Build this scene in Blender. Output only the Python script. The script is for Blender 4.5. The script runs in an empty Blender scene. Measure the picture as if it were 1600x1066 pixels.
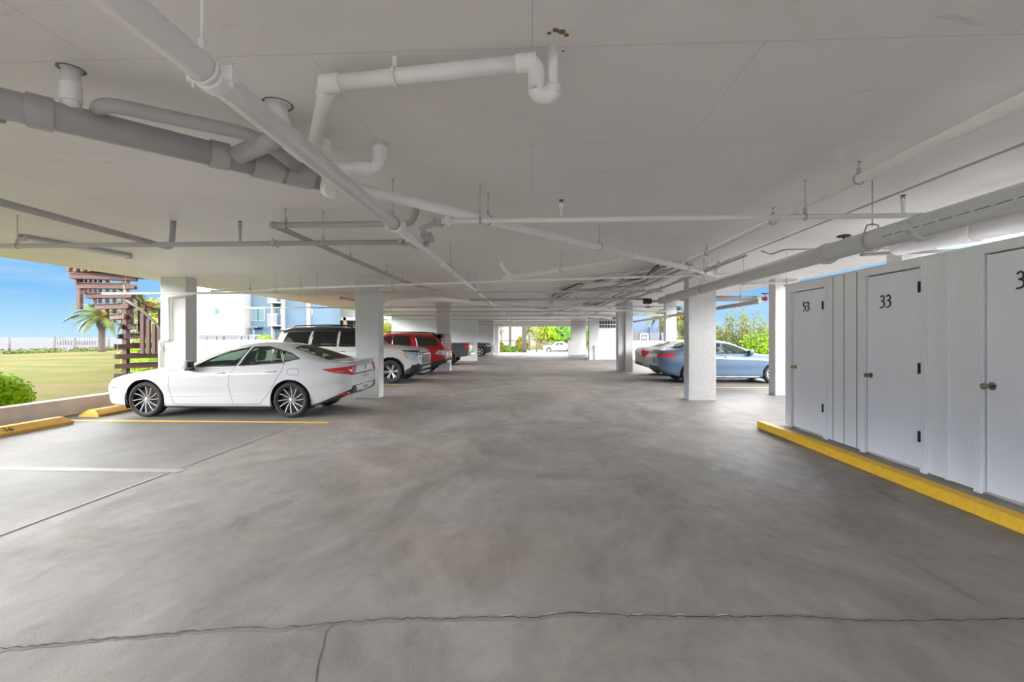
import bpy, bmesh, math, random
from mathutils import Vector, Matrix
random.seed(7)
SC = bpy.context.scene
COL = SC.collection
PI = math.pi
CAMZ = 1.55
TH = math.atan(32 / 711.11); SN, CS = math.sin(TH), math.cos(TH)

# ---- photograph pixel -> point of the place (on a height, or at a distance along the garage)
def ray(px, py):
    u = (px - 800) / 711.11; v = (527 - py) / 711.11
    return Vector((-SN + u * CS, CS + u * SN, v))
def PZ(px, py, z):
    d = ray(px, py); t = (z - CAMZ) / d.z
    return Vector((d.x * t, d.y * t, z))
def PY(px, py, y):
    d = ray(px, py); t = y / d.y
    return Vector((d.x * t, y, CAMZ + d.z * t))
def PX(px, py, x):
    d = ray(px, py); t = x / d.x
    return Vector((x, d.y * t, CAMZ + d.z * t))

# ---------------------------------------------------------------- materials
MATS = {}
def nn(nt, typ, **kw):
    n = nt.nodes.new(typ)
    for k, v in kw.items():
        setattr(n, k, v)
    return n
def mat(name, col, rough=.6, metal=0.0, spec=.5, noise=0.0, nscale=6.0, bump=0.0, bscale=40.0, coat=0.0, col2=None, emit=None, estr=0.0, stretch=None):
    if name in MATS: return MATS[name]
    m = bpy.data.materials.new(name); m.use_nodes = True
    nt = m.node_tree; b = nt.nodes['Principled BSDF']
    b.inputs['Base Color'].default_value = (*col, 1)
    b.inputs['Roughness'].default_value = rough
    b.inputs['Metallic'].default_value = metal
    b.inputs['Specular IOR Level'].default_value = spec
    if coat:
        b.inputs['Coat Weight'].default_value = coat; b.inputs['Coat Roughness'].default_value = .04
    tc = nn(nt, 'ShaderNodeTexCoord')
    vec = tc.outputs['Object']
    if stretch:
        mp = nn(nt, 'ShaderNodeMapping'); mp.inputs['Scale'].default_value = stretch
        nt.links.new(vec, mp.inputs['Vector']); vec = mp.outputs['Vector']
    if noise or col2:
        nz = nn(nt, 'ShaderNodeTexNoise'); nz.inputs['Scale'].default_value = nscale; nz.inputs['Detail'].default_value = 6
        nt.links.new(vec, nz.inputs['Vector'])
        rp = nn(nt, 'ShaderNodeValToRGB')
        rp.color_ramp.elements[0].position = .3; rp.color_ramp.elements[1].position = .72
        c2 = col2 if col2 else tuple(min(1, c * (1 + noise)) for c in col)
        c1 = col if col2 else tuple(c * (1 - noise) for c in col)
        rp.color_ramp.elements[0].color = (*c1, 1); rp.color_ramp.elements[1].color = (*c2, 1)
        nt.links.new(nz.outputs['Fac'], rp.inputs['Fac']); nt.links.new(rp.outputs['Color'], b.inputs['Base Color'])
    if bump:
        n2 = nn(nt, 'ShaderNodeTexNoise'); n2.inputs['Scale'].default_value = bscale; n2.inputs['Detail'].default_value = 4
        nt.links.new(vec, n2.inputs['Vector'])
        bp = nn(nt, 'ShaderNodeBump'); bp.inputs['Strength'].default_value = bump; bp.inputs['Distance'].default_value = .02
        nt.links.new(n2.outputs['Fac'], bp.inputs['Height']); nt.links.new(bp.outputs['Normal'], b.inputs['Normal'])
    if emit:
        b.inputs['Emission Color'].default_value = (*emit, 1); b.inputs['Emission Strength'].default_value = estr
    MATS[name] = m
    return m
def glass(name, tint, alpha=.25, rough=.02):
    if name in MATS: return MATS[name]
    m = bpy.data.materials.new(name); m.use_nodes = True
    nt = m.node_tree; b = nt.nodes['Principled BSDF']
    b.inputs['Base Color'].default_value = (*tint, 1); b.inputs['Roughness'].default_value = rough
    tr = nn(nt, 'ShaderNodeBsdfTransparent'); tr.inputs['Color'].default_value = (.86, .95, .9, 1)
    mx = nn(nt, 'ShaderNodeMixShader'); mx.inputs['Fac'].default_value = alpha
    nt.links.new(tr.outputs[0], mx.inputs[1]); nt.links.new(b.outputs[0], mx.inputs[2])
    nt.links.new(mx.outputs[0], nt.nodes['Material Output'].inputs['Surface'])
    MATS[name] = m
    return m

# ---------------------------------------------------------------- mesh helpers
def bm_box(bm, x0, x1, y0, y1, z0, z1, bev=0.0, M=None):
    tmp = bmesh.new()
    bmesh.ops.create_cube(tmp, size=1)
    for v in tmp.verts:
        v.co = Vector(((x0 + x1) / 2 + v.co.x * (x1 - x0), (y0 + y1) / 2 + v.co.y * (y1 - y0), (z0 + z1) / 2 + v.co.z * (z1 - z0)))
    if bev:
        bmesh.ops.bevel(tmp, geom=tmp.edges[:], offset=bev, segments=2, affect='EDGES', profile=.6)
    if M is not None: tmp.transform(M)
    join(bm, tmp)
def join(bm, tmp):
    mp = {}
    for v in tmp.verts: mp[v] = bm.verts.new(v.co)
    for f in tmp.faces:
        try:
            nf = bm.faces.new([mp[v] for v in f.verts]); nf.smooth = f.smooth
        except ValueError: pass
    tmp.free()
def rings(bm, rs, closed=True, caps=(True, True), loop=False):
    """rs: list of lists of points -> skinned surface"""
    vs = [[bm.verts.new(p) for p in r] for r in rs]
    n = len(vs[0])
    seq = list(range(len(vs) - 1)) + ([len(vs) - 1] if loop else [])
    for i in seq:
        a, b = vs[i], vs[(i + 1) % len(vs)]
        for j in range(n if closed else n - 1):
            k = (j + 1) % n
            try: f = bm.faces.new((a[j], a[k], b[k], b[j])); f.smooth = True
            except ValueError: pass
    if closed and not loop:
        if caps[0]:
            try: bm.faces.new(vs[0][::-1])
            except ValueError: pass
        if caps[1]:
            try: bm.faces.new(vs[-1])
            except ValueError: pass
    return vs
def frame_of(t):
    t = t.normalized()
    up = Vector((0, 0, 1)) if abs(t.z) < .9 else Vector((0, 1, 0))
    a = t.cross(up).normalized(); return a, a.cross(t).normalized()
def tube(bm, pts, r, seg=14, caps=True, bend=0.0):
    pts = [Vector(p) for p in pts]
    if bend and len(pts) > 2:
        out = [pts[0]]
        for i in range(1, len(pts) - 1):
            a, b, c = pts[i - 1], pts[i], pts[i + 1]
            d1 = (a - b); d2 = (c - b)
            q = min(bend, d1.length * .45, d2.length * .45)
            p1 = b + d1.normalized() * q; p2 = b + d2.normalized() * q
            for k in range(7):
                t = k / 6
                out.append(p1 * (1 - t) ** 2 + b * 2 * t * (1 - t) + p2 * t * t)
        out.append(pts[-1]); pts = out
    rs = []; pa = None
    for i, p in enumerate(pts):
        t = (pts[min(i + 1, len(pts) - 1)] - pts[max(i - 1, 0)])
        if t.length < 1e-9: t = Vector((0, 0, 1))
        t.normalize()
        if pa is None: a, b = frame_of(t)
        else:
            a = pa - t * pa.dot(t)
            if a.length < 1e-6: a, b = frame_of(t)
            a.normalize(); b = a.cross(t).normalized()
        pa = a
        rr = r[i] if isinstance(r, (list, tuple)) else r
        rs.append([p + (a * math.cos(2 * PI * k / seg) + b * math.sin(2 * PI * k / seg)) * rr for k in range(seg)])
    rings(bm, rs, caps=(caps, caps))
def lathe(bm, prof, M=None, seg=24, loop=False):
    """prof: (r, h) pairs, revolved round local Z"""
    M = M or Matrix.Identity(4)
    pr = list(prof) + ([prof[0]] if loop else [])
    runs = [[pr[0]]]
    for i in range(1, len(pr)):
        runs[-1].append(pr[i])
        if i < len(pr) - 1:
            a1 = math.atan2(pr[i][1] - pr[i - 1][1], pr[i][0] - pr[i - 1][0]); a2 = math.atan2(pr[i + 1][1] - pr[i][1], pr[i + 1][0] - pr[i][0])
            d = abs((a2 - a1 + PI) % (2 * PI) - PI)
            if d > .75: runs.append([pr[i]])
    for run in runs:
        rings(bm, [[M @ Vector((r * math.cos(2 * PI * k / seg), r * math.sin(2 * PI * k / seg), h)) for k in range(seg)] for r, h in run], caps=(False, False))
def torus(bm, c, ax, R, r, seg=20, s2=8, squash=1.0):
    a, b = frame_of(Vector(ax)); n = Vector(ax).normalized(); c = Vector(c)
    rs = []
    for i in range(seg):
        t = 2 * PI * i / seg; d = a * math.cos(t) + b * math.sin(t)
        rs.append([c + d * (R + r * math.cos(2 * PI * k / s2)) + n * (r * squash * math.sin(2 * PI * k / s2)) for k in range(s2)])
    rings(bm, rs, loop=True)
def along(p, q, r0, r1=None):
    """matrix with local Z from p towards q"""
    p = Vector(p); t = (Vector(q) - p).normalized(); a, b = frame_of(t)
    return Matrix.Translation(p) @ Matrix((a, b, t)).transposed().to_4x4()
def obj(name, bm, m, parent=None, org=None, smooth=False, rot=None):
    me = bpy.data.meshes.new(name)
    if org is not None:
        for v in bm.verts: v.co -= Vector(org)
    bmesh.ops.recalc_face_normals(bm, faces=bm.faces[:])
    if smooth:
        for f in bm.faces: f.smooth = True
    bm.to_mesh(me); bm.free()
    for mm in (m if isinstance(m, (list, tuple)) else [m]): me.materials.append(mm)
    o = bpy.data.objects.new(name, me); COL.objects.link(o)
    if parent is not None: o.parent = parent
    elif org is not None: o.location = org
    return o
def tag(o, label=None, cat=None, group=None, kind=None):
    if label: o['label'] = label
    if cat: o['category'] = cat
    if group: o['group'] = group
    if kind: o['kind'] = kind
    return o
class Thing:
    def __init__(s, name, org, label, cat, group=None, kind=None):
        s.o = bpy.data.objects.new(name, None); COL.objects.link(s.o); s.org = Vector(org); s.o.location = s.org
        s.o.empty_display_size = .1
        tag(s.o, label, cat, group, kind)
    def part(s, name, bm, m, label=None, parent=None, smooth=False):
        o = obj(name, bm, m, parent or s.o, org=s.org, smooth=smooth)
        if label: o['label'] = label
        return o
def copy_tree(o, parent=None):
    c = o.copy(); COL.objects.link(c)
    if parent is not None: c.parent = parent
    for ch in [x for x in o.children if x is not c]: copy_tree(ch, c)
    return c
def text_bm(txt, size, depth, M):
    cu = bpy.data.curves.new('t', 'FONT'); cu.body = txt; cu.size = size; cu.extrude = depth
    cu.align_x = 'CENTER'; cu.align_y = 'CENTER'
    o = bpy.data.objects.new('t', cu); COL.objects.link(o)
    bpy.context.view_layer.update()
    me = bpy.data.meshes.new_from_object(o.evaluated_get(bpy.context.evaluated_depsgraph_get()))
    bm = bmesh.new(); bm.from_mesh(me); bm.transform(M)
    bpy.data.objects.remove(o); bpy.data.curves.remove(cu); bpy.data.meshes.remove(me)
    return bm
def axes(o, X, Y, Z):
    m = Matrix((Vector(X), Vector(Y), Vector(Z))).transposed().to_4x4()
    return Matrix.Translation(Vector(o)) @ m
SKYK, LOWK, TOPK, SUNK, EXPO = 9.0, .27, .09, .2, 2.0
# ================================================================ materials of the garage
CEIL = 3.1
def concrete_floor():
    m = bpy.data.materials.new('garage_concrete'); m.use_nodes = True; nt = m.node_tree; b = nt.nodes['Principled BSDF']
    L = nt.links.new; tc = nn(nt, 'ShaderNodeTexCoord')
    def noise(scale, det, rough=.55, st=(1, 1, 1), dist=0.0):
        mp = nn(nt, 'ShaderNodeMapping'); mp.inputs['Scale'].default_value = st; L(tc.outputs['Object'], mp.inputs['Vector'])
        n = nn(nt, 'ShaderNodeTexNoise'); n.inputs['Scale'].default_value = scale; n.inputs['Detail'].default_value = det
        n.inputs['Roughness'].default_value = rough; n.inputs['Distortion'].default_value = dist
        L(mp.outputs['Vector'], n.inputs['Vector']); return n.outputs['Fac']
    def ramp(f, a, ca, b_, cb):
        r = nn(nt, 'ShaderNodeValToRGB'); r.color_ramp.elements[0].position = a; r.color_ramp.elements[1].position = b_
        r.color_ramp.elements[0].color = (*ca, 1); r.color_ramp.elements[1].color = (*cb, 1); L(f, r.inputs['Fac']); return r.outputs['Color']
    def mix(f, a, c, mode='MIX'):
        x = nn(nt, 'ShaderNodeMix', data_type='RGBA', blend_type=mode)
        if isinstance(f, float): x.inputs[0].default_value = f
        else: L(f, x.inputs[0])
        L(a, x.inputs[6]); L(c, x.inputs[7]); return x.outputs[2]
    base = ramp(noise(.6, 9, .66, (1, .8, 1), 1.1), .36, (.228, .21, .198), .64, (.345, .322, .306))
    fine = ramp(noise(4, 10, .72, (1, .6, 1), .6), .32, (.83, .83, .83), .68, (1.10, 1.10, 1.10))
    c = mix(1.0, base, fine, 'MULTIPLY')
    brown = ramp(noise(.35, 4, .5, (.7, 1, 1), 1.0), .5, (1, 1, 1), .68, (1.0, .93, .86))
    c = mix(1.0, c, brown, 'MULTIPLY')
    dark = ramp(noise(1.6, 6, .7, (1, .5, 1), 1.2), .3, (.78, .78, .78), .42, (1, 1, 1))
    c = mix(1.0, c, dark, 'MULTIPLY')
    speck = ramp(noise(30, 5, .7), .27, (.5, .47, .45), .36, (1, 1, 1))
    c = mix(1.0, c, speck, 'MULTIPLY')
    # chalky worn patch in the lane near the lockers
    sx = nn(nt, 'ShaderNodeMapping'); sx.inputs['Location'].default_value = (-2.75 * .75, -5.6 * .42, 0); sx.inputs['Scale'].default_value = (.75, .42, .0)
    L(tc.outputs['Object'], sx.inputs['Vector'])
    gr = nn(nt, 'ShaderNodeTexGradient', gradient_type='SPHERICAL'); L(sx.outputs['Vector'], gr.inputs['Vector'])
    pn = noise(3.5, 7, .75, (1, .5, 1), .8)
    mu = nn(nt, 'ShaderNodeMath', operation='MULTIPLY'); L(gr.outputs['Fac'], mu.inputs[0]); L(pn, mu.inputs[1])
    pw = ramp(mu.outputs[0], .26, (0, 0, 0), .46, (.6, .6, .6))
    white = nn(nt, 'ShaderNodeRGB'); white.outputs[0].default_value = (.46, .46, .45, 1)
    c = mix(pw, c, white.outputs[0])
    # bay strips along both edges, colour darkened to offset skylight from the open sides
    se = nn(nt, 'ShaderNodeSeparateXYZ'); L(tc.outputs['Object'], se.inputs[0])
    g = nn(nt, 'ShaderNodeMapRange'); L(se.outputs['X'], g.inputs['Value']); g.inputs['From Min'].default_value = -4.0; g.inputs['From Max'].default_value = -4.6
    g3 = nn(nt, 'ShaderNodeMapRange'); L(se.outputs['X'], g3.inputs['Value']); g3.inputs['From Min'].default_value = 4.1; g3.inputs['From Max'].default_value = 4.8
    ga = nn(nt, 'ShaderNodeMath', operation='ADD'); L(g.outputs[0], ga.inputs[0]); L(g3.outputs[0], ga.inputs[1])
    pale = nn(nt, 'ShaderNodeRGB'); pale.outputs[0].default_value = (.15, .147, .152, 1)  # darker than the lane, counters the stronger light at the edges
    c2 = mix(.62, c, pale.outputs[0])
    c = mix(ga.outputs[0], c, c2)
    L(c, b.inputs['Base Color'])
    rr = nn(nt, 'ShaderNodeMapRange'); rr.inputs['To Min'].default_value = .55; rr.inputs['To Max'].default_value = .75; L(noise(1.1, 5, .6), rr.inputs['Value'])
    L(rr.outputs[0], b.inputs['Roughness']); b.inputs['Specular IOR Level'].default_value = .22
    bp = nn(nt, 'ShaderNodeBump'); bp.inputs['Strength'].default_value = .12; bp.inputs['Distance'].default_value = .01
    L(noise(60, 4), bp.inputs['Height']); L(bp.outputs['Normal'], b.inputs['Normal'])
    return m
def ceiling_paint():
    m = bpy.data.materials.new('painted_ceiling'); m.use_nodes = True; nt = m.node_tree; b = nt.nodes['Principled BSDF']
    L = nt.links.new; tc = nn(nt, 'ShaderNodeTexCoord')
    n = nn(nt, 'ShaderNodeTexNoise'); n.inputs['Scale'].default_value = .8; n.inputs['Detail'].default_value = 5; L(tc.outputs['Object'], n.inputs['Vector'])
    r = nn(nt, 'ShaderNodeValToRGB'); r.color_ramp.elements[0].position = .3; r.color_ramp.elements[1].position = .7
    r.color_ramp.elements[0].color = (.74, .715, .705, 1); r.color_ramp.elements[1].color = (.80, .775, .765, 1); L(n.outputs['Fac'], r.inputs['Fac'])
    br = nn(nt, 'ShaderNodeTexBrick'); br.inputs['Scale'].default_value = 1; br.inputs['Brick Width'].default_value = 2.44; br.inputs['Row Height'].default_value = 1.22
    br.inputs['Mortar Size'].default_value = .004; br.inputs['Mortar Smooth'].default_value = .5; br.offset = .5
    mp = nn(nt, 'ShaderNodeMapping'); mp.inputs['Rotation'].default_value = (0, 0, 0); L(tc.outputs['Object'], mp.inputs['Vector']); L(mp.outputs[0], br.inputs['Vector'])
    mx = nn(nt, 'ShaderNodeMix', data_type='RGBA', blend_type='MULTIPLY'); mx.inputs[0].default_value = 1
    r2 = nn(nt, 'ShaderNodeValToRGB'); r2.color_ramp.elements[0].color = (1, 1, 1, 1); r2.color_ramp.elements[1].color = (.78, .77, .76, 1); L(br.outputs['Fac'], r2.inputs['Fac'])
    L(r.outputs[0], mx.inputs[6]); L(r2.outputs[0], mx.inputs[7])
    # scuffs
    n3 = nn(nt, 'ShaderNodeTexNoise'); n3.inputs['Scale'].default_value = 3.2; n3.inputs['Detail'].default_value = 9; n3.inputs['Roughness'].default_value = .7; n3.inputs['Distortion'].default_value = 1.5
    m3 = nn(nt, 'ShaderNodeMapping'); m3.inputs['Scale'].default_value = (.5, 1.6, 1); L(tc.outputs['Object'], m3.inputs['Vector']); L(m3.outputs[0], n3.inputs['Vector'])
    r3 = nn(nt, 'ShaderNodeValToRGB'); r3.color_ramp.elements[0].position = .27; r3.color_ramp.elements[1].position = .38
    r3.color_ramp.elements[0].color = (.80, .785, .765, 1); r3.color_ramp.elements[1].color = (1, 1, 1, 1); L(n3.outputs['Fac'], r3.inputs['Fac'])
    my = nn(nt, 'ShaderNodeMix', data_type='RGBA', blend_type='MULTIPLY'); my.inputs[0].default_value = 1
    L(mx.outputs[2], my.inputs[6]); L(r3.outputs[0], my.inputs[7]); L(my.outputs[2], b.inputs['Base Color'])
    b.inputs['Roughness'].default_value = .5; b.inputs['Specular IOR Level'].default_value = .35
    bp = nn(nt, 'ShaderNodeBump'); bp.inputs['Strength'].default_value = .25; bp.inputs['Distance'].default_value = .02
    L(n3.outputs['Fac'], bp.inputs['Height']); L(bp.outputs['Normal'], b.inputs['Normal'])
    return m
M_FLOOR = concrete_floor(); M_CEIL = ceiling_paint()
M_STUCCO = mat('white_stucco', (.63, .62, .61), .8, noise=.04, nscale=14, bump=.7, bscale=45)
M_WALL = mat('white_wall_paint', (.74, .73, .72), .7, noise=.03, nscale=3, bump=.1)
M_KERB = mat('beige_kerb_wall', (.80, .73, .67), .85, noise=.08, nscale=3, bump=.4, bscale=60)
M_PVC = mat('painted_pipe', (.84, .82, .81), .38, noise=.03, nscale=9)
M_PVCG = mat('grey_pipe', (.40, .395, .39), .38, noise=.04, nscale=8)
M_SPR = mat('sprinkler_pipe_paint', (.47, .46, .45), .45, noise=.05, nscale=8)
M_GALV = mat('galvanized_steel', (.62, .63, .64), .45, metal=.1, noise=.07, nscale=60, bump=.08, bscale=80)
M_ROD = mat('hanger_steel', (.50, .49, .48), .5, metal=.4)
M_DARK = mat('dark_metal', (.05, .05, .05), .4, metal=.6)
M_BRASS = mat('brass_valve', (.45, .38, .26), .35, metal=.8)
M_RED = mat('red_handwheel', (.5, .05, .04), .4)
M_BROWN = mat('brown_handwheel', (.14, .08, .06), .5)
M_YEL = mat('yellow_paint', (.95, .53, .03), .6, noise=.10, nscale=20, bump=.2)
M_YELW = mat('yellow_timber_stop', (.80, .40, .03), .7, col2=(.88, .56, .16), nscale=3, bump=.5, bscale=30)
M_WHITEL = mat('white_line_paint', (.30, .28, .275), .6, noise=.10, nscale=12)
M_SLABK = mat('kerb_concrete', (.30, .28, .25), .7, noise=.15, nscale=4, bump=.3)
M_SIDING = mat('white_painted_siding', (.90, .90, .925), .55, noise=.02, nscale=5, bump=.25, bscale=90, stretch=(1, 1, .15))
M_DOOR = mat('white_painted_door', (.92, .92, .97), .5, noise=.015, nscale=2)
M_SEAM = mat('dark_seam', (.10, .09, .085), .8)
M_NUM = mat('black_number', (.03, .03, .035), .5)
M_CABLE = mat('black_cable', (.06, .055, .05), .6)
M_CABLEG = mat('grey_cable', (.38, .36, .34), .6)

# ================================================================ shell
b = bmesh.new(); bm_box(b, -9.2, 8.6, -9, 46.5, -.2, 0)
tag(obj('floor', b, M_FLOOR), 'grey stained concrete floor of the covered garage', 'floor', kind='structure')
b = bmesh.new(); bm_box(b, -10.25, 7.2, -9, 46.5, CEIL, CEIL + .45)
tag(obj('ceiling', b, M_CEIL), 'low painted concrete ceiling slab over the garage', 'ceiling', kind='structure')
b = bmesh.new(); bm_box(b, -9.45, -9.2, -9, 29.6, -.2, .32, .015)
tag(obj('wall_left', b, M_KERB), 'low beige curb wall between garage floor and lawn', 'wall', kind='structure')
b = bmesh.new(); bm_box(b, -9.3, -3.62, 29.65, 29.9, 0, CEIL)
tag(obj('wall_back_left', b, M_WALL), 'white cross wall behind the dark pickup', 'wall', kind='structure')
b = bmesh.new(); bm_box(b, -9.0, -3.43, 40, 40.3, 0, CEIL)
tag(obj('wall_far_left', b, M_WALL), 'far white cross wall behind the dark sport utility vehicle', 'wall', kind='structure')
b = bmesh.new(); bm_box(b, 4.5, 6.3, 31.8, 32.05, 0, CEIL)
tag(obj('wall_back_right', b, M_WALL), 'white cross wall with louvre openings right of the lane', 'wall', kind='structure')
b = bmesh.new(); bm_box(b, 3.35, 4.25, 39.9, 40.2, 0, CEIL)
tag(obj('wall_far_right', b, M_STUCCO), 'far grey wall end right of the exit', 'wall', kind='structure')
b = bmesh.new(); bm_box(b, 3.1, 3.35, 39.9, 40.2, 0, 1.25); bm_box(b, 3.06, 3.39, 39.86, 40.2, 1.25, 1.3)
tag(obj('wall_exit_stub', b, M_STUCCO), 'low white wall stub beside the exit', 'wall', kind='structure')
b = bmesh.new(); bm_box(b, 6.3, 14.5, 31.6, 31.8, 0, 1.26); bm_box(b, 6.3, 14.5, 31.57, 31.83, 1.26, 1.31)
tag(obj('wall_right', b, M_WALL), 'low white boundary wall beyond the parked sedans', 'wall', kind='structure')
b = bmesh.new(); bm_box(b, -10.2, 7.2, 45.9, 46.4, 2.62, CEIL)
tag(obj('trim_1', b, M_WALL), 'concrete edge beam over the far exit', 'beam', kind='structure')
b = bmesh.new(); bm_box(b, -3.75, -3.35, 44.5, 46.4, 0, 2.62)
tag(obj('wall_exit_left', b, M_WALL), 'white wall end left of the exit', 'wall', kind='structure')

def column(x0, x1, y0, y1, label):
    b = bmesh.new(); bm_box(b, x0, x1, y0, y1, 0, CEIL, .012)
    o = obj('concrete_column', b, M_STUCCO, org=(((x0 + x1) / 2), (y0 + y1) / 2, 0))
    return tag(o, label, 'column', kind='thing')
column(-4.49, -3.88, 11.35, 11.72, 'white stucco column right behind the tail of the white sedan')
column(3.83, 4.49, 11.35, 11.72, 'white stucco column in front of the rear half of the blue sedan')
column(-4.39, -3.77, 20.65, 21.05, 'white stucco column beside the tail of the red vehicle')
x = PY(250.5, 500, 11.35).x; x2 = PY(290, 500, 11.35).x
column(x, x2, 11.35, 11.75, 'white stucco column with a downpipe rising behind the hood of the white sedan')
column(6.45, 7.05, 12.4, 12.75, 'white stucco column at the far end of the storage lockers')
d = ray(1409, 400); yy = 6.45 / d.x * d.y
column(6.45, 7.05, yy, yy + .35, 'white column top showing above the lockers, behind door 33')
column(3.85, 4.52, 31.2, 31.8, 'white column with a thin grey standpipe at its foot')
column(5.95, 6.42, 20.6, 20.95, 'white column rising behind the silver sedan')
b = bmesh.new(); bm_box(b, 3.87, 4.17, 20.75, 21.35, 0, CEIL, .01); bm_box(b, 4.17, 4.5, 20.65, 21.3, 0, CEIL, .01)
tag(obj('concrete_column', b, M_STUCCO, org=(4.2, 21, 0)), 'two-step white column left of the silver sedan', 'column', kind='thing')
column(4.3, 4.75, 40.6, 41.0, 'narrow far column right of the grey wall end at the exit')
# locker side: louvre vents in the back wall
for k in range(3):
    t = Thing('wall_vent', (5.2, 31.78, 0), ['top', 'middle', 'bottom'][k] + ' dark louvre opening in the white cross wall', 'vent', 'louvre openings in the cross wall')
    z = PY(948, 498 + 6 * k, 31.78).z
    b = bmesh.new(); bm_box(b, 4.58, 5.75, 31.74, 31.8, z - .1, z + .08); t.part('backing', b, M_DARK)
    for q in range(7):
        xx = 4.6 + q * .19
        b = bmesh.new(); bm_box(b, xx - .015, xx + .015, 31.7, 31.745, z - .1, z + .08); t.part('slat', b, M_WALL)

# ---- floor marks: cracks, joints and painted lines
def ribbon(bm, pts, w, z):
    vs = []
    for i, p in enumerate(pts):
        p = Vector(p); t = Vector(pts[min(i + 1, len(pts) - 1)]) - Vector(pts[max(i - 1, 0)])
        n = Vector((-t.y, t.x)).normalized() * (w[i] if isinstance(w, list) else w)
        vs.append((bm.verts.new((p.x + n.x, p.y + n.y, z)), bm.verts.new((p.x - n.x, p.y - n.y, z))))
    for i in range(len(vs) - 1): bm.faces.new((vs[i][0], vs[i][1], vs[i + 1][1], vs[i + 1][0]))
FL = bpy.data.objects['floor']
key = [(-60, 1022), (0, 1015), (150, 1001), (330, 985), (400, 980), (430, 983), (520, 974), (610, 968), (700, 967), (780, 966), (840, 965), (890, 958), (930, 959), (980, 963), (1120, 965), (1250, 964), (1340, 971), (1450, 971), (1600, 968), (1750, 966)]
rnd = random.Random(3)
pts = []
for (a, b_) in zip(key[:-1], key[1:]):
    n = max(3, int((b_[0] - a[0]) / 9))
    for i in range(n):
        t = i / n; p = PZ(a[0] + (b_[0] - a[0]) * t, a[1] + (b_[1] - a[1]) * t + rnd.uniform(-1.6, 1.6), 0); pts.append((p.x, p.y))
M_CRACK = mat('crack_dark', (.055, .05, .045), .9)  # dark tone of the crack line itself
M_CRACKP = mat('crack_patch', (.24, .235, .222), .8, noise=.15, nscale=9)
b = bmesh.new(); ribbon(b, pts, [rnd.uniform(.0016, .0046) for _ in pts], .004); o = obj('crack', b, M_CRACK, FL); o['label'] = 'jagged dark crack'
b = bmesh.new(); ribbon(b, [(x + rnd.uniform(-.01, .01), y) for x, y in pts], [rnd.uniform(.012, .03) for _ in pts], .002); o = obj('crack_filler', b, M_CRACKP, FL); o['label'] = 'greenish grey smear along the crack'
b = bmesh.new()
for i in range(90, 130, 7):
    if i < len(pts) - 4: ribbon(b, [(x, y + .012) for x, y in pts[i:i + 3]], [.004, .007, .003], .0045)
o = obj('crack_chips', b, mat('crack_pale', (.42, .4, .37), .8), FL); o['label'] = 'pale chipped edge of the crack'
b = bmesh.new()
kp = [PZ(x, y, 0) for x, y in ((517, 976), (505, 990), (503, 1010), (494, 1035), (490, 1066), (484, 1100))]
ribbon(b, [(p.x, p.y) for p in kp], .005, .0035); obj('crack', b, M_CRACKP, FL)
b = bmesh.new()
ribbon(b, [(-4.14, -5), (-4.14, 44)], .008, .003); ribbon(b, [(3.98 + .3, 8.3), (3.98 + .3, 11.35)], .006, .003)
obj('expansion_joint', b, mat('joint_dark', (.15, .14, .125), .9), FL)
b = bmesh.new(); ribbon(b, [(-4.165, 1), (-4.165, 4.9)], .012, .0035); obj('expansion_joint', b, mat('joint_pale', (.48, .48, .48), .9), FL)
def line(x0, x1, y, w, m, label):
    b = bmesh.new(); bm_box(b, x0, x1, y - w / 2, y + w / 2, .001, .004)
    tag(obj('painted_parking_line', b, m, org=(x0, y, 0)), label, 'parking line')
line(-9.15, -4.05, 5.09, .13, M_WHITEL, 'white parking stripe on the bare concrete at left')
line(-9.1, -3.7, 8.1, .10, M_YEL, 'faded yellow parking stripe under the near side of the white sedan')
line(-9.1, -4.0, 14.6, .10, M_YEL, 'yellow parking stripe beside the front tyre of the white sport utility vehicle')
line(-9.1, -3.6, 17.35, .10, M_YEL, 'yellow parking stripe between the white and red vehicles')
line(4.4, 8.5, 14.3, .10, M_YEL, 'faint yellow parking stripe in front of the blue sedan')

def wheel_stop(x, y0, y1, label):
    t = Thing('parking_wheel_stop', (x, y0, 0), label, 'wheel stop', 'yellow parking blocks')
    b = bmesh.new()
    w, h = .2, .13
    rs = [[Vector((x - w, yy + e, 0)), Vector((x + w, yy + e, 0)), Vector((x + w, yy, h * .35)), Vector((x + w * .35, yy + f, h)), Vector((x - w * .35, yy + f, h)), Vector((x - w, yy, h * .35))]
          for yy, e, f in ((y0, 0, .05), (y1, 0, -.05))]
    vs = rings(b, rs)
    for f in b.faces: f.smooth = False
    t.part('block', b, M_YELW); return t
t = wheel_stop(-8.42, 5.75, 7.8, 'yellow parking block with stenciled number 16 by the low wall')
p = PZ(12, 668, .131)
t.part('stenciled_number', text_bm('16', .13, .003, axes((-8.283, 6.83, .092), (0, 1, 0), (-.848, 0, .53), (.53, 0, .848))), M_NUM, label='black stenciled 16')
wheel_stop(-8.6, 8.45, 10.3, 'yellow parking block under the nose of the white sedan')

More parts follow.
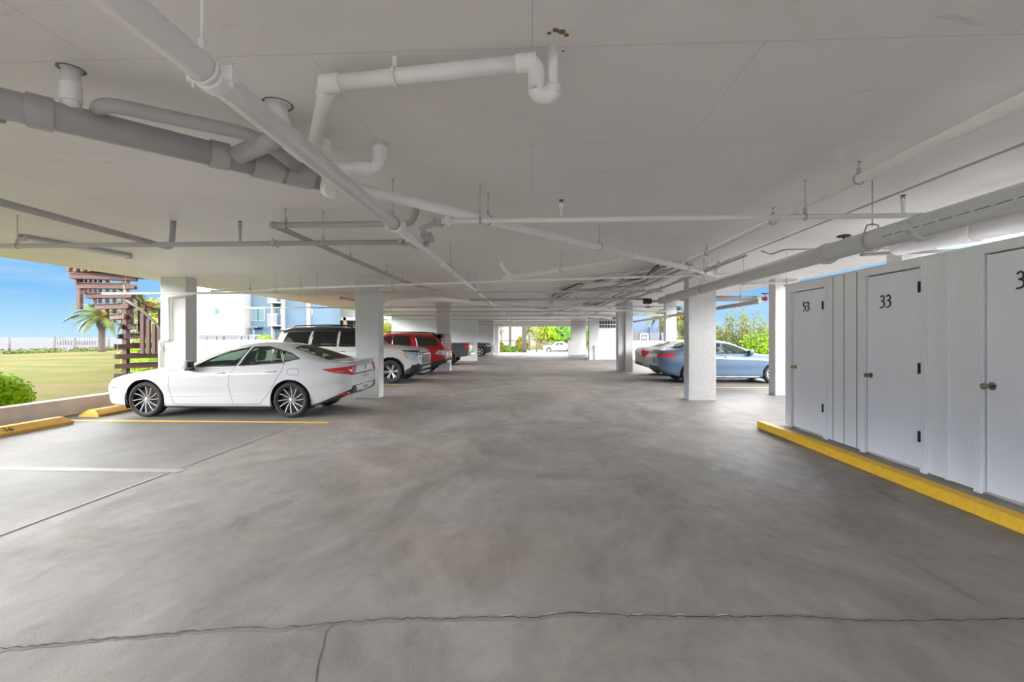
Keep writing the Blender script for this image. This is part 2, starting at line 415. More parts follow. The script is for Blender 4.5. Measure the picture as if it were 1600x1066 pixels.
# ---- locker curb and lockers
b = bmesh.new(); bm_box(b, 3.99, 8.0, -4, 7.95, 0, .115)
tag(obj('floor_locker_plinth', b, M_SLABK), 'raised grey concrete plinth under the lockers', 'plinth', kind='structure')
b = bmesh.new(); bm_box(b, 3.84, 3.99, -4, 7.98, 0, .118, .018)
tag(obj('trim_2', b, M_YEL), 'yellow painted curb edge along the lockers', 'curb', kind='structure')
WX = 4.11; Z0 = .14
doors = [(6.6, 7.4, 2.26, '53', 'door_1'), (5.0, 5.81, 2.30, '33', 'door_2'), (3.52, 4.34, 2.31, '3', 'door_3')]
openings = [(d[0], d[1], d[2]) for d in doors]
b = bmesh.new()
ys = [-3.9] + [v for d in reversed(doors) for v in (d[0], d[1])] + [7.6]
for i in range(0, len(ys), 2): bm_box(b, WX, WX + .09, ys[i], ys[i + 1], Z0, 2.385)
for d in doors: bm_box(b, WX, WX + .09, d[0], d[1], d[2], 2.385)
bm_box(b, WX + .09, 7.9, 7.5, 7.6, Z0, 2.385)
bm_box(b, 7.8, 7.9, -3.9, 7.5, Z0, 2.385)
WR = obj('wall_lockers', b, M_SIDING); tag(WR, 'white siding front of the storage lockers', 'wall', kind='structure')
b = bmesh.new()
for yv in (5.96, 6.2, 6.42, 4.72): bm_box(b, WX - .003, WX + .001, yv - .004, yv + .004, Z0, 2.375)
obj('siding_groove', b, M_SEAM, WR)
b = bmesh.new(); bm_box(b, WX - .03, WX, 4.66, 4.70, Z0, 2.375, .004); o = obj('corner_batten', b, M_SIDING, WR)
b = bmesh.new(); bm_box(b, WX - .02, WX + .12, -3.9, 7.62, 2.375, 2.4, .004); obj('top_rail', b, M_SIDING, WR)
b = bmesh.new(); bm_box(b, WX + .4, 7.8, -3.9, 7.5, Z0, Z0 + .02); obj('locker_floor', b, M_SLABK, WR)
for i, (y0, y1, zt, num, nm) in enumerate(doors):
    t = Thing(nm, (WX, y0, Z0), 'white locker door ' + (['numbered 53 with a small round brass knob', 'numbered 33 with a brown metal knob and three hinges', 'at the photo edge with a lever-like nickel knob'][i]), 'door', None, 'structure')
    b = bmesh.new(); bm_box(b, WX + .012, WX + .05, y0 + .010, y1 - .016, Z0 + .012, zt - .014, .003); t.part('door_panel', b, M_DOOR)
    b = bmesh.new()
    bm_box(b, WX + .06, WX + .07, y0 - .02, y1 + .02, Z0, zt + .02); t.part('door_rebate', b, M_SEAM)
    b = bmesh.new()
    for (a, c) in ((y0 - .075, y0 - .004), (y1 + .004, y1 + .075)): bm_box(b, WX - .022, WX + .001, a, c, Z0 - .02, zt + .075, .004)
    bm_box(b, WX - .022, WX + .001, y0 - .004, y1 + .004, zt + .004, zt + .075, .004)
    t.part('door_frame', b, M_SIDING)
    hz = {0: (.55, 2.0), 1: (.5, 1.22, 2.08), 2: (.5, 1.3, 2.05)}[i]
    for z in hz:
        b = bmesh.new(); bm_box(b, WX - .027, WX + .014, y0 - .014, y0 + .016, z - .055, z + .055)
        tube(b, [(WX - .03, y0 + .001, z - .058), (WX - .03, y0 + .001, z + .058)], .010, 8)
        t.part('hinge', b, M_DARK)
    kz = (1.085, 1.085, 1.11)[i]
    km = [mat('brass_knob', (.55, .38, .14), .3, metal=.9), mat('bronze_knob', (.26, .2, .15), .3, metal=.9), mat('nickel_knob', (.33, .29, .26), .25, metal=.95)][i]
    b = bmesh.new(); M = axes((WX + .012, y1 - .07, kz), (0, 1, 0), (0, 0, 1), (-1, 0, 0)) 
    M = Matrix.Translation((WX + .012, y1 - .07, kz)) @ Matrix.Rotation(-PI / 2, 4, 'Y')
    if i < 2: lathe(b, [(.0, 0), (.032, 0), (.032, .006), (.012, .012), (.011, .035), (.022, .042), (.028, .055), (.024, .068), (.0, .072)], M, 20)
    else: lathe(b, [(.0, 0), (.036, 0), (.036, .008), (.014, .014), (.013, .04), (.024, .05), (.03, .07), (.026, .088), (.012, .096), (.0, .098)], M, 20)
    t.part('door_knob', b, km, smooth=True)
    # numbers in thin brush strokes
    def stroke_digit(ch, cx, cz, h):
        S = {'5': [[(.9, 1), (.15, 1), (.1, .58), (.55, .62), (.85, .38), (.6, .06), (.05, 0)]],
             '3': [[(.05, .9), (.5, 1.02), (.85, .82), (.7, .6), (.3, .54), (.75, .46), (.92, .22), (.6, .02), (0, -.02)]],
             '4': [[(.65, 1), (.05, .35), (.95, .35)], [(.7, .6), (.66, 0)]]}[ch]
        bb = bmesh.new()
        for st in S:
            P = [Vector((WX + .008, cx - (x - .5) * h * .5, cz + (z - .5) * h)) for x, z in st]
            Q = []
            for q in range(len(P) - 1):
                p0, p1, p2, p3 = P[max(q - 1, 0)], P[q], P[q + 1], P[min(q + 2, len(P) - 1)]
                for s in range(5):
                    u = s / 5
                    Q.append(.5 * ((2 * p1) + (p2 - p0) * u + (2 * p0 - 5 * p1 + 4 * p2 - p3) * u * u + (3 * p1 - p0 - 3 * p2 + p3) * u ** 3))
            Q.append(P[-1]); tube(bb, Q, .0078, 8)
        return bb
    cy = {0: 7.045, 1: 5.505, 2: 3.985}[i]; cz = {0: 2.01, 1: 1.97, 2: 2.035}[i]; hh = .125 if i == 0 else .135
    for k, ch in enumerate(num):
        bb = stroke_digit(ch, cy + (.5 - k) * hh * .68, cz, hh)
        t.part('door_number', bb, M_NUM)
# ================================================================ pipes under the ceiling
def H(h): return CAMZ + h * 1.0333          # height from a measured offset above the eye line
class Pipe:
    def __init__(s, name, label, pts, r, m, group=None, cat='pipe', bend=0.0, part='pipe_run', seg=14):
        s.pts = [Vector(p) for p in pts]; s.r = r if not isinstance(r, (list, tuple)) else r[0]; s.m = m
        s.t = Thing(name, s.pts[0], label, cat, group)
        b = bmesh.new(); tube(b, s.pts, r, seg, bend=bend); s.t.part(part, b, m)
        s.bend = bend
    def at(s, f):
        L = [(s.pts[i + 1] - s.pts[i]).length for i in range(len(s.pts) - 1)]; d = f * sum(L)
        for i, l in enumerate(L):
            if d <= l or i == len(L) - 1: return s.pts[i].lerp(s.pts[i + 1], d / l), (s.pts[i + 1] - s.pts[i]).normalized()
            d -= l
    def hanger(s, p, t, m=None, rod=.004, wide=1.0):
        m = m or M_ROD; R = s.r + .006
        b = bmesh.new()
        torus(b, p, t, R * wide, .004, 18, 6, 3.0)
        side = Vector(t).cross(Vector((0, 0, 1))).normalized()
        bm_box(b, -.012, .012, -.012, .012, 0, .05, 0, Matrix.Translation(p + Vector((0, 0, R))))
        tube(b, [p + Vector((0, 0, R + .03)), Vector((p.x, p.y, CEIL))], rod, 8)
        bm_box(b, -.012, .012, -.012, .012, -.008, 0, 0, Matrix.Translation((p.x, p.y, CEIL)))
        s.t.part('pipe_hanger', b, m)
    def hangers(s, *fs, **k):
        for f in fs:
            p, t = s.at(f); s.hanger(p, t, **k)
    def coupling(s, p, t, kind='sleeve', m=None, r=None):
        b = bmesh.new(); r = r or s.r; M = along(p, Vector(p) + t, r)
        if kind == 'sleeve': lathe(b, [(r * .9, -.055), (r * 1.13, -.055), (r * 1.13, .055), (r * .9, .055)], M, 20)
        elif kind == 'long': lathe(b, [(r * .9, -.11), (r * 1.12, -.11), (r * 1.12, .11), (r * .9, .11)], M, 24)
        else:
            lathe(b, [(r * .9, -.035), (r * 1.2, -.03), (r * 1.24, 0), (r * 1.2, .03), (r * .9, .035)], M, 20)
            for sg in (-1, 1):
                bm_box(b, r * 1.1, r * 1.1 + .035, -.03, .03, -.025, .025, .004, M @ Matrix.Rotation(0 if sg > 0 else PI, 4, 'Z'))
                tube(b, [M @ Vector((sg * (r * 1.1 + .018), -.05, 0)), M @ Vector((sg * (r * 1.1 + .018), .05, 0))], .008, 8)
        s.t.part('pipe_coupling', b, m or s.m)
    def couplings(s, *fs, **k):
        for f in fs:
            p, t = s.at(f); s.coupling(p, t, **k)
    def sprinkler(s, p, h=.22, up=True):
        q = s.t; sg = 1 if up else -1
        b = bmesh.new(); tube(b, [p, p + Vector((0, 0, sg * h))], .017, 10); lathe(b, [(.0, 0), (.024, 0), (.024, .04), (0, .04)], Matrix.Translation(p + Vector((0, 0, sg * h * .82 - (0 if up else .04)))), 12)
        st = q.part('sprinkler_riser', b, s.m)
        b = bmesh.new(); z = p.z + sg * h
        for e in (-1, 1): tube(b, [(p.x + e * .006, p.y, z), (p.x + e * .016, p.y, z + sg * .02), (p.x + e * .005, p.y, z + sg * .045)], .004, 6)
        lathe(b, [(0, 0), (.026, 0), (.026, .004), (0, .004)], Matrix.Translation((p.x, p.y, z + sg * .045)), 14)
        q.part('sprinkler_head', b, M_DARK)

# A: long pipe over the lane, stepping down in size, running to the exit
X0 = -1.365; ZA = H(1.08)
yc = [PX(318, 106, X0).y, PX(605, 350, X0).y, PX(683, 408, X0).y]
yc = [(527 - 0) and (ZA - CAMZ) / ((527 - p) / 711.11) for p in (106, 350, 408)]
A = Pipe('sprinkler_main_pipe', 'longest white pipe, crossing under the big grey drain and running straight to the exit', [(X0, -3, ZA), (X0, yc[1], ZA)], .06, M_PVC)
for (y0, y1, r) in ((yc[1], yc[2], .046), (yc[2], 18, .037), (18, 36, .03)):
    b = bmesh.new(); tube(b, [(X0, y0, ZA), (X0, y1, ZA)], r, 14); A.t.part('pipe_run', b, M_PVC)
dY = Vector((0, 1, 0))
A.coupling(Vector((X0, yc[0], ZA)), dY, 'grooved'); A.coupling(Vector((X0, yc[1], ZA)), dY, 'grooved'); A.coupling(Vector((X0, yc[2], ZA)), dY, 'sleeve', r=.05)
A.hanger(Vector((X0, yc[0] - .06, ZA)), dY, m=M_PVC, rod=.008)
for y in (4.4, 7.5, 10.8, 14.5, 19, 24, 30): A.hanger(Vector((X0, y, ZA)), dY)
for y in (8.9, 12.6, 16.5, 21.0): A.coupling(Vector((X0, y, ZA)), dY, 'sleeve', r=.038)

# B: big grey drain crossing at 45 degrees, thinner beyond the first branch
zB = H(1.22)
p0 = PZ(-330, 85, zB); p1 = PZ(0, 161, zB); p2 = PZ(505, 282, zB); p3 = PZ(1112, 428, zB)
d12 = (p2 - p1).normalized(); p0 = p1 - d12 * 2.2
B = Pipe('drain_pipe', 'thick grey drain pipe crossing diagonally at the upper left', [p0, p2 + d12 * .1], .082, M_PVCG)
for (px, py) in ((62, 172), (347, 237)):
    q = PZ(px, py, zB); f = (q - p0).dot(d12); B.coupling(p0 + d12 * f, d12, 'sleeve', r=.083)
for (px, py) in ((425, 258), (470, 268)):
    q = PZ(px, py, zB); f = (q - p0).dot(d12); B.coupling(p0 + d12 * f, d12, 'long', r=.085)
q = PZ(5, 184, zB - .06); b = bmesh.new(); tube(b, [q, q + Vector((-.5, -.2, 0))], .03, 12); B.t.part('drain_elbow', b, M_PVCG)
B2 = Pipe('drain_pipe', 'long white drain pipe running diagonally from the big grey pipe to the right column', [p2 - d12 * .05, p3, p3 + Vector((.14, .14, 0)), (p3.x + .24, p3.y + .22, CEIL)], .05, M_PVC, bend=.16)
B2.couplings(.02, .58, .66, .9); B2.hangers(.22, .47)
q, t_ = B2.at(.80); B2.hanger(q, t_)
# C: secondary pipe behind the big drain, joining by a wye
zc = H(1.30)
c1 = PZ(172, 164, zc); c2 = PZ(400, 212, zc)
C_ = Pipe('branch_drain', 'short pipe with an elbow running behind the thick grey drain', [PZ(152, 192, zc), PZ(156, 160, zc), c2 + Vector((.0, .0, 0)), PZ(465, 262, zB)], .043, M_PVCG, bend=.12)

# stubs from the ceiling into the drain
s1 = PZ(111, 108, CEIL); w = PZ(111, 160, zB)
S1 = Pipe('ceiling_drain_stub', 'short ceiling stub above the thick drain at far upper left', [s1, Vector((s1.x, s1.y, zB + .02)), ], .045, M_PVC)
b = bmesh.new(); lathe(b, [(.044, .1), (.052, .1), (.052, .2), (.044, .2)], Matrix.Translation((s1.x, s1.y, zB)), 20); S1.t.part('stub_collar', b, M_PVC)
s2 = PZ(434, 163, CEIL); w = PZ(430, 252, zB)
S2 = Pipe('ceiling_drain_stub', 'wide ceiling stub angled into the thick drain left of the long white pipe', [s2, Vector((s2.x, s2.y, zB + .13))], .062, M_PVC)
b = bmesh.new(); lathe(b, [(.06, 0), (.075, 0), (.075, .11), (.06, .11)], Matrix.Translation((s2.x, s2.y, CEIL - .2)), 20); S2.t.part('stub_collar', b, M_PVC)
for s_, r_ in ((s1, .06), (s2, .09)):
    b = bmesh.new(); torus(b, (s_.x, s_.y, CEIL - .001), (0, 0, 1), r_, .008, 24, 6, .4); (S1 if s_ is s1 else S2).t.part('ceiling_ring', b, mat('rough_patch', (.22, .2, .18), .9, noise=.3, nscale=30))
w1 = PZ(375, 243, zB); w2 = PZ(352, 236, zB)
b = bmesh.new(); tube(b, [Vector((s2.x, s2.y, zB + .14)), Vector((s2.x, s2.y, zB + .07)), PZ(372, 243, zB)], .062, 16, bend=.1); S2.t.part('wye_branch', b, M_PVCG)
# D: white trap pipe
zd = H(1.40)
t0 = PZ(864, 72, CEIL); tb = 2.33 * 1.0333
dd = PZ(818, 97, H(1.40)); e1 = PZ(512, 131, H(1.385))
Y0 = t0.y
u0 = Vector((t0.x, Y0, CEIL)); u1 = Vector((t0.x, Y0, PY(864, 150, Y0).z)); 
v1 = PY(838, 150, Y0 - .02); v0 = PY(836, 98, Y0)
arc = [u0, Vector((u1.x, u1.y, u1.z + .05))]
for k in range(9):
    a = -PI * k / 8; cx = (u1.x + v1.x) / 2; rr = (u1.x - v1.x) / 2
    arc.append(Vector((cx + rr * math.cos(a), Y0, PY(850, 137, Y0).z + rr * 1.0 * math.sin(a))))
D1 = Pipe('trap_drain_pipe', 'white drain pipe with a U-shaped trap at its ceiling end', [e1, Vector((v0.x - .03, v0.y, v0.z + .0))], .044, M_PVC)
b = bmesh.new(); tube(b, [Vector((v0.x - .04, Y0, v0.z)), Vector((v0.x - .015, Y0, v0.z - .005)), Vector((v1.x - .0, Y0, v0.z - .04)), Vector((v1.x, Y0, v1.z + .02))] + arc[:1:-1], .044, 18, bend=.05); D1.t.part('trap_bend', b, M_PVC)
b = bmesh.new(); tube(b, [u0, Vector((u0.x, u0.y, u1.z + .03))], .027, 16); D1.t.part('tail_pipe', b, M_PVC)
b = bmesh.new(); lathe(b, [(.03, -.02), (.042, -.02), (.042, .02), (.03, .02)], Matrix.Translation((u0.x, u0.y, u1.z + .03)), 20); D1.t.part('trap_nut', b, M_PVC)
D1.couplings(.02, .985)
D1.hangers(.345, m=M_PVC)
dn = PZ(487, 245, H(1.30))
b = bmesh.new(); tube(b, [e1 + Vector((.06, -.01, .0)), e1, dn], .044, 16, bend=.06); D1.t.part('pipe_elbow', b, M_PVC)
b = bmesh.new(); M = along(e1.lerp(dn, .08), dn, 1); lathe(b, [(.04, -.03), (.052, -.03), (.052, .03), (.04, .03)], M, 20); D1.t.part('elbow_collar', b, M_PVC)
b = bmesh.new()
for px, py, rr_ in ((858, 52, .012), (868, 47, .016), (878, 50, .02), (885, 55, .014), (880, 80, .008), (872, 49, .01)):
    q = PZ(px, py, CEIL - .0015); lathe(b, [(0, 0), (rr_, 0), (rr_ * .7, -.001), (0, -.001)], Matrix.Translation(q), 9)
D1.t.part('rust_spots', b, mat('rust_stain', (.22, .13, .05), .9, noise=.3, nscale=40))['kind'] = 'stuff'
# E: elbow from ceiling joining near the crossing
E0 = PZ(593, 224, CEIL); ze = H(1.30)
E1 = Vector((E0.x, E0.y, ze)); E2 = PZ(515, 262, ze)
Ep = Pipe('ceiling_elbow_drain', 'stubby white ceiling elbow right of the pipe crossing', [E0, E1, E2, E2 + Vector((-.12, 0, -.03))], .05, M_PVC, bend=.1)
Ep.couplings(.12, .45, .8)
b = bmesh.new(); q = PZ(505, 240, H(1.36)); lathe(b, [(.0, 0), (.055, 0), (.055, .1), (.0, .1)], Matrix.Translation(q), 20); Ep.t.part('cleanout_cap', b, M_PVC)
q = PZ(510, 298, H(1.08))
G_ = Pipe('drain_cleanout', 'round white cleanout hanging below the end of the thick drain', [q + Vector((0, .05, .14)), q, q + Vector((.06, -.05, -.015))], .05, M_PVC, bend=.06, cat='pipe')
b = bmesh.new(); torus(b, q + Vector((.05, -.04, -.01)), (.6, -.5, -.2), .05, .012); G_.t.part('cleanout_ring', b, M_PVC)

# H: grey pipe at the left with an elbow up to the ceiling
zh = H(1.145)
h1 = PZ(0, 316, zh); h2 = PZ(268, 388, zh)
Hp = Pipe('grey_drain_pipe', 'straight grey pipe at far left ending in an elbow up to the ceiling', [h1 + (h1 - h2) * .9, h2, Vector((h2.x, h2.y + .03, CEIL))], .034, M_PVCG, bend=.1)
Hp.hangers(.93); 

def branch(name, label, Y, px0, px1, py, r=.026, spr=(), hang=(), coup=(), m=M_SPR, slope=0.0, h=.22, group='sprinkler branch lines', up=True):
    a = PY(px0, py, Y); c = PY(px1, py, Y); z = PY((px0 + px1) / 2, py, Y).z
    P = Pipe(name, label, [(a.x, Y, z), (c.x, Y, z + slope)], r, m, group, seg=10)
    f = lambda px: Vector((PY(px, py, Y).x, Y, z))
    for px in spr: P.sprinkler(f(px), h, up)
    for px in hang: P.hanger(f(px), Vector((1, 0, 0)))
    for px in coup: P.coupling(f(px), Vector((1, 0, 0)), 'grooved')
    return P
# I and J: the nearest crossing lines
YI = (H(1.07) - CAMZ) / (143 / 711.11)
I_ = branch('sprinkler_line', 'near horizontal sprinkler pipe at left, below the grey elbow', YI, -400, 628, 383.5, .031, spr=(375,), hang=(27, 505, -150), coup=(430, 627), h=.23)
YJ = 4.62
J_ = branch('sprinkler_line', 'near horizontal sprinkler pipe crossing the middle of the ceiling', YJ, 690, 1480, 341, .027, spr=(877, 1411), hang=(1258, 750), coup=(700,), m=M_PVC, h=.15)
a = PY(628, 383, YI); c = Vector(J_.pts[0])
Jc = Pipe('pipe_offset_fitting', 'stepped brass and grey fittings joining the two near sprinkler pipes', [a, Vector((a.x + .32, YI, a.z)), Vector((a.x + .34, YI, c.z)), Vector((a.x + .38, YJ + .3, c.z)), c], .026, M_SPR, bend=.05)
Jc.couplings(.12, .3, .45, .95, kind='grooved')
# K: pipe with elbow and a long run away from it
zk = H(1.31)
k1 = PZ(427, 352, zk); k2 = PZ(645, 350, zk); k2.y = k1.y
K1 = Pipe('branch_drain', 'grey pipe above the near sprinkler line, with a white elbow into the ceiling', [k1, k2, Vector((k2.x + .06, k2.y, CEIL))], .036, M_PVCG, bend=.12)
K1.hangers(.08)
K2 = Pipe('branch_drain', 'grey pipe running away from the corner above the near sprinkler line', [k1, Vector((k1.x, PX(630, 440, k1.x).y, zk)), (k1.x + .3, PX(630, 440, k1.x).y + .3, zk - .08), (k1.x + .6, 13, zk - .08)], .034, M_PVCG, bend=.1)
b = bmesh.new(); bmesh.ops.create_uvsphere(b, u_segments=16, v_segments=10, radius=.046, matrix=Matrix.Translation(k1)); K1.t.part('corner_fitting', b, M_PVCG, smooth=True)
K2.hangers(.3, .55, .7)
# M, N, O: pipes along the lane at right
zm = H(1.35); xm = PZ(1340, 281, zm).x
Mp = Pipe('lane_side_pipe', 'long white pipe running along the ceiling above the lockers side of the lane', [(xm, -3, zm), (xm, 13, zm)], .042, M_PVC)
for px, py in ((1343, 280), (1200, 345), (1100, 395)): 
    q = PZ(px, py, zm); Mp.hanger(Vector((xm, q.y, zm)), dY)
zn = H(1.44); xn = PZ(1400, 303, zn).x
Np = Pipe('electrical_conduit', 'thin conduit on the ceiling beside the galvanized pipe', [(xn, -3, zn), (xn, 12, zn)], .011, M_SPR, cat='conduit')
for y in (2.5, 5, 7, 9): Np.coupling(Vector((xn, y, zn)), dY)
for k, (x, z, y0, y1, r) in enumerate(((2.95, H(1.30), 8.6, 30, .03), (3.3, H(1.22), 8.2, 27, .03), (3.62, H(1.34), 7.9, 25, .022), (2.2, H(1.33), 9.5, 24, .022))):
    Q = Pipe('ceiling_conduit_run', ['grey conduit above the valve of the galvanized pipe', 'lower conduit just right of the cable tangle', 'slim conduit nearest the right column', 'slim conduit closest to the lane centre'][k], [(x, y0, z), (x, y1, z)], r, M_SPR, 'conduits beside the cable tangle', cat='conduit')
    Q.hangers(.1, .3, .5)
zo = H(.92); xo = 3.36
def oy(px): return PX(px, 0, xo).y
O_ = Pipe('galvanized_main_pipe', 'big galvanized steel pipe hanging above the lockers', [(xo, -2, zo + .02), (xo, oy(1033), zo)], .098, M_GALV)
for px in (1440, 1293): O_.coupling(Vector((xo, oy(px), zo)), dY, 'grooved', m=M_GALV)
O_.coupling(Vector((xo, oy(1045), zo)), dY, 'grooved', m=M_GALV)
O_.coupling(Vector((xo, 2.3, zo)), dY, 'grooved', m=M_GALV)
for px in (1363, 1100):
    y = oy(px); b = bmesh.new()
    torus(b, (xo, y, zo), (0, 1, 0), .103, .005, 26, 6, 3)
    for s_ in (-1, 1): tube(b, [(xo + s_ * .09, y, zo + .05), (xo + s_ * .05, y, zo + .16), (xo, y, zo + .17)], .008, 6)
    tube(b, [(xo, y, zo + .15), (xo, y, CEIL)], .006, 8); O_.t.part('pipe_hanger', b, M_ROD)
b = bmesh.new()
y0 = -2
k = 0
while y0 < 4.3:
    tube(b, [(xo - .0965, y0, zo - .012), (xo - .0965, y0 + .11, zo - .014)], .0025, 5); y0 += .15
O_.t.part('weld_seam', b, M_DARK)
# valve at the end of the big pipe
ye = oy(1033)
V = Thing('shutoff_valve', (xo, ye, zo), 'small valve with a brown handwheel at the far end of the galvanized pipe', 'valve')
b = bmesh.new(); tube(b, [(xo, ye, zo), (xo - .02, ye + .12, zo), (xo - .25, ye + .15, zo)], .03, 12); V.part('reducer', b, M_SPR)
b = bmesh.new(); bm_box(b, xo - .42, xo - .22, ye + .07, ye + .23, zo - .07, zo + .07, .012); V.part('valve_body', b, M_DARK)
b = bmesh.new(); tube(b, [(xo - .3, ye + .15, zo), (xo - .3, ye + .15, zo - .16)], .008, 8); torus(b, (xo - .3, ye + .15, zo - .16), (0, 0, 1), .075, .011)
for a in range(3): tube(b, [(xo - .3 + .075 * math.cos(a * PI / 3), ye + .15 + .075 * math.sin(a * PI / 3), zo - .16), (xo - .3 - .075 * math.cos(a * PI / 3), ye + .15 - .075 * math.sin(a * PI / 3), zo - .16)], .006, 6)
V.part('handwheel', b, M_BROWN)
# handwheel valve behind the galvanized pipe
q = PZ(1328, 380, zo + .1)
V = Thing('gate_valve', q, 'brown handwheel standing up behind the galvanized pipe', 'valve')
b = bmesh.new(); tube(b, [q + Vector((0, .1, -.05)), q + Vector((0, .1, .12))], .012, 8); V.part('valve_stem', b, M_BROWN)
b = bmesh.new(); torus(b, q + Vector((0, .1, .1)), (0, 0, 1), .06, .01); tube(b, [q + Vector((-.06, .1, .1)), q + Vector((.06, .1, .1))], .006, 6); V.part('handwheel', b, M_BROWN)
# P: white drain above the lockers
zp = H(1.12)
Pp = Pipe('locker_top_drain', 'fat white drain pipe over the locker tops behind the galvanized pipe', [(4.5, 1.0, 2.50), (4.5, PX(1402, 0, 4.5).y, 2.66)], .10, M_PVC)
Pp.couplings(.6, .8)
a = PZ(1190, 392, H(1.3)); c = PZ(1500, 396, H(1.3))
R_ = Pipe('cross_conduit', 'thin bent conduit on the ceiling above door 53', [a, PZ(1205, 398, H(1.3)), PZ(1225, 390, H(1.3)), PZ(1425, 388, H(1.3))], .012, M_SPR, cat='conduit', bend=.1)
R2 = Pipe('cross_conduit', 'slim grey pipe lying just above the locker wall', [PY(1345, 398, 6.2), PY(1530, 390, 6.2)], .022, M_PVCG, cat='conduit')
# Q: white pipe joining the diagonal drain
q0 = PZ(785, 408, CEIL); zq = H(1.17); q1 = Vector((q0.x + .1, q0.y, zq)); q2 = PZ(985, 403, H(1.2))
Qp = Pipe('branch_drain', 'white pipe from a curved ceiling riser to the middle of the diagonal drain', [q0, q0 + Vector((0, 0, -.12)), q1 + Vector((.1, 0, 0)), q2], .047, M_PVC, bend=.2)
Qp.couplings(.14, .95); Qp.hangers(.55)
b = bmesh.new(); tube(b, [q1 + Vector((-.1, 0, 0)), q1 + Vector((.16, 0, 0))], .055, 14); Qp.t.part('end_cap', b, M_PVC)

# further crossing lines
L1 = Pipe('sprinkler_line', 'slanting crossing pipe before the two front columns', [PZ(330, 455, H(1.2)), PZ(1150, 428, H(1.2))], .024, M_PVC, 'sprinkler branch lines', seg=10)
for f in (.1, .22, .42, .57): L1.hangers(f)
L1.couplings(.35)
YL = 10.75
L2 = branch('sprinkler_line', 'crossing pipe directly in front of the two front columns', YL, 160, 1035, 457, .026, spr=(), hang=(196, 431, 495, 615), coup=(637, 790), h=.2)
for px in (195, 738): L2.sprinkler(Vector((PY(px, 457, YL).x, YL, L2.pts[0].z)), .2)
rows = [(468, 12.3, 735, 1012, .033, (900,), (), 'crossing pipe that meets the valve of the galvanized pipe'),
        (480, 16.4, 378, 1060, .024, (410, 575, 860), (560, 680), 'crossing pipe between the first and second column rows at left'),
        (487, 19.2, 592, 1065, .022, (612, 700, 930), (690,), 'crossing pipe just before the second column row'),
        (493, 22.6, 600, 1060, .026, (660, 760, 905), (), 'crossing pipe just behind the second column row'),
        (499.5, 27.5, 610, 990, .024, (640, 730, 870), (), 'crossing pipe midway to the cross walls'),
        (503, 33, 745, 930, .03, (790, 880), (), 'crossing pipe past the cross walls'),
        (507, 38.5, 745, 915, .03, (800,), (), 'crossing pipe near the exit'),
        (509.5, 43.5, 770, 900, .025, (830,), (), 'last crossing pipe under the exit beam')]
for py, Y, a, c, r, hg, cp, lab in rows:
    branch('sprinkler_line', lab, Y, a, c, py, r, hang=hg, coup=cp)
# large drain behind the first left column
zt = PY(640, 470, 14).z
T_ = Pipe('lane_drain_pipe', 'white pipe with an elbow starting behind the first left column', [PY(598, 478, 14.0) + Vector((0, 0, -.02)), PY(612, 470, 14.0), PY(690, 467, 14.0), PY(800, 480, 19.0), PY(955, 497, 27)], .07, M_PVC, bend=.3)
T_.couplings(.06, .2)
T2 = Pipe('lane_drain_pipe', 'pale sloping pipe from the middle of the ceiling toward the cable tangle', [PY(770, 472, 15.6), PY(1012, 488, 21)], .05, M_PVC)
# right outer pipes with the red handwheel
z = PZ(1150, 467, H(.93)).z
y_ = 12.9
a = PY(1062, 466, y_); c = PY(1188, 467, y_)
U = Pipe('fire_department_pipe', 'grey pipe crossing behind the right column to a red valve', [a, c], .075, M_PVCG); U.hangers(.15, .75); U.couplings(.92)
V = Thing('red_valve', c, 'red handwheel valve against the sky at the right opening', 'valve')
b = bmesh.new(); tube(b, [c, c + Vector((.14, 0, 0))], .045, 12); lathe(b, [(0, 0), (.06, 0), (.06, .05), (0, .05)], along(c + Vector((.12, 0, 0)), c + Vector((1, 0, 0)), 1), 14); V.part('valve_body', b, M_RED)
b = bmesh.new(); tube(b, [c + Vector((.13, 0, 0)), c + Vector((.13, 0, .14))], .012, 8); torus(b, c + Vector((.13, 0, .14)), (0, 0, 1), .09, .013); tube(b, [c + Vector((.05, 0, .14)), c + Vector((.21, 0, .14))], .01, 6); V.part('handwheel', b, M_RED)
W_ = Pipe('outer_drain_pipe', 'long grey pipe receding along the right edge toward the low wall', [PZ(1188, 471, H(.93)), PZ(985, 504, H(.9))], .06, M_PVCG); W_.couplings(.15, .3, .6); W_.hangers(.2, .5)
Wc = Pipe('cross_conduit', 'thin tee pipe over the top of the first locker', [PY(1130, 444, 8.6), PY(1290, 441, 8.6)], .02, M_PVC, cat='conduit'); Wc.hangers(.2, .62); Wc.couplings(.6)

# cable tangle
rnd = random.Random(11)
def cable_group(label, ctrl, n, spread, yk=0.0):
    t = Thing('cable_bundle', ctrl[0], label, 'cables', 'cable tangles')
    for k in range(n):
        ox, oz, ph = rnd.uniform(-spread, spread), rnd.uniform(-.05, .05), rnd.uniform(0, 6)
        P = []
        for i in range(len(ctrl) - 1):
            for s in range(4):
                q = Vector(ctrl[i]).lerp(Vector(ctrl[i + 1]), s / 4); u = i + s / 4
                q += Vector((ox + .16 * math.sin(u * 1.3 + ph), .10 * math.sin(u * .9 + ph * 2), oz + .05 * math.sin(u * 1.9 + ph * 3)))
                q.z = min(q.z, CEIL - .02); P.append(q)
        b = bmesh.new(); tube(b, P, rnd.choice((.010, .014, .018)), 6)
        t.part('cable', b, M_CABLE if k % 7 == 3 else (M_PVC if k % 2 else M_SPR))
    return t
z1 = H(1.38)
cable_group('dark and grey cable tangle sagging from the diagonal drain to mid ceiling', [PZ(x, y, z1) for x, y in ((1050, 415), (1020, 426), (985, 434), (950, 437), (915, 441), (885, 451), (868, 462), (862, 470))], 10, .3)
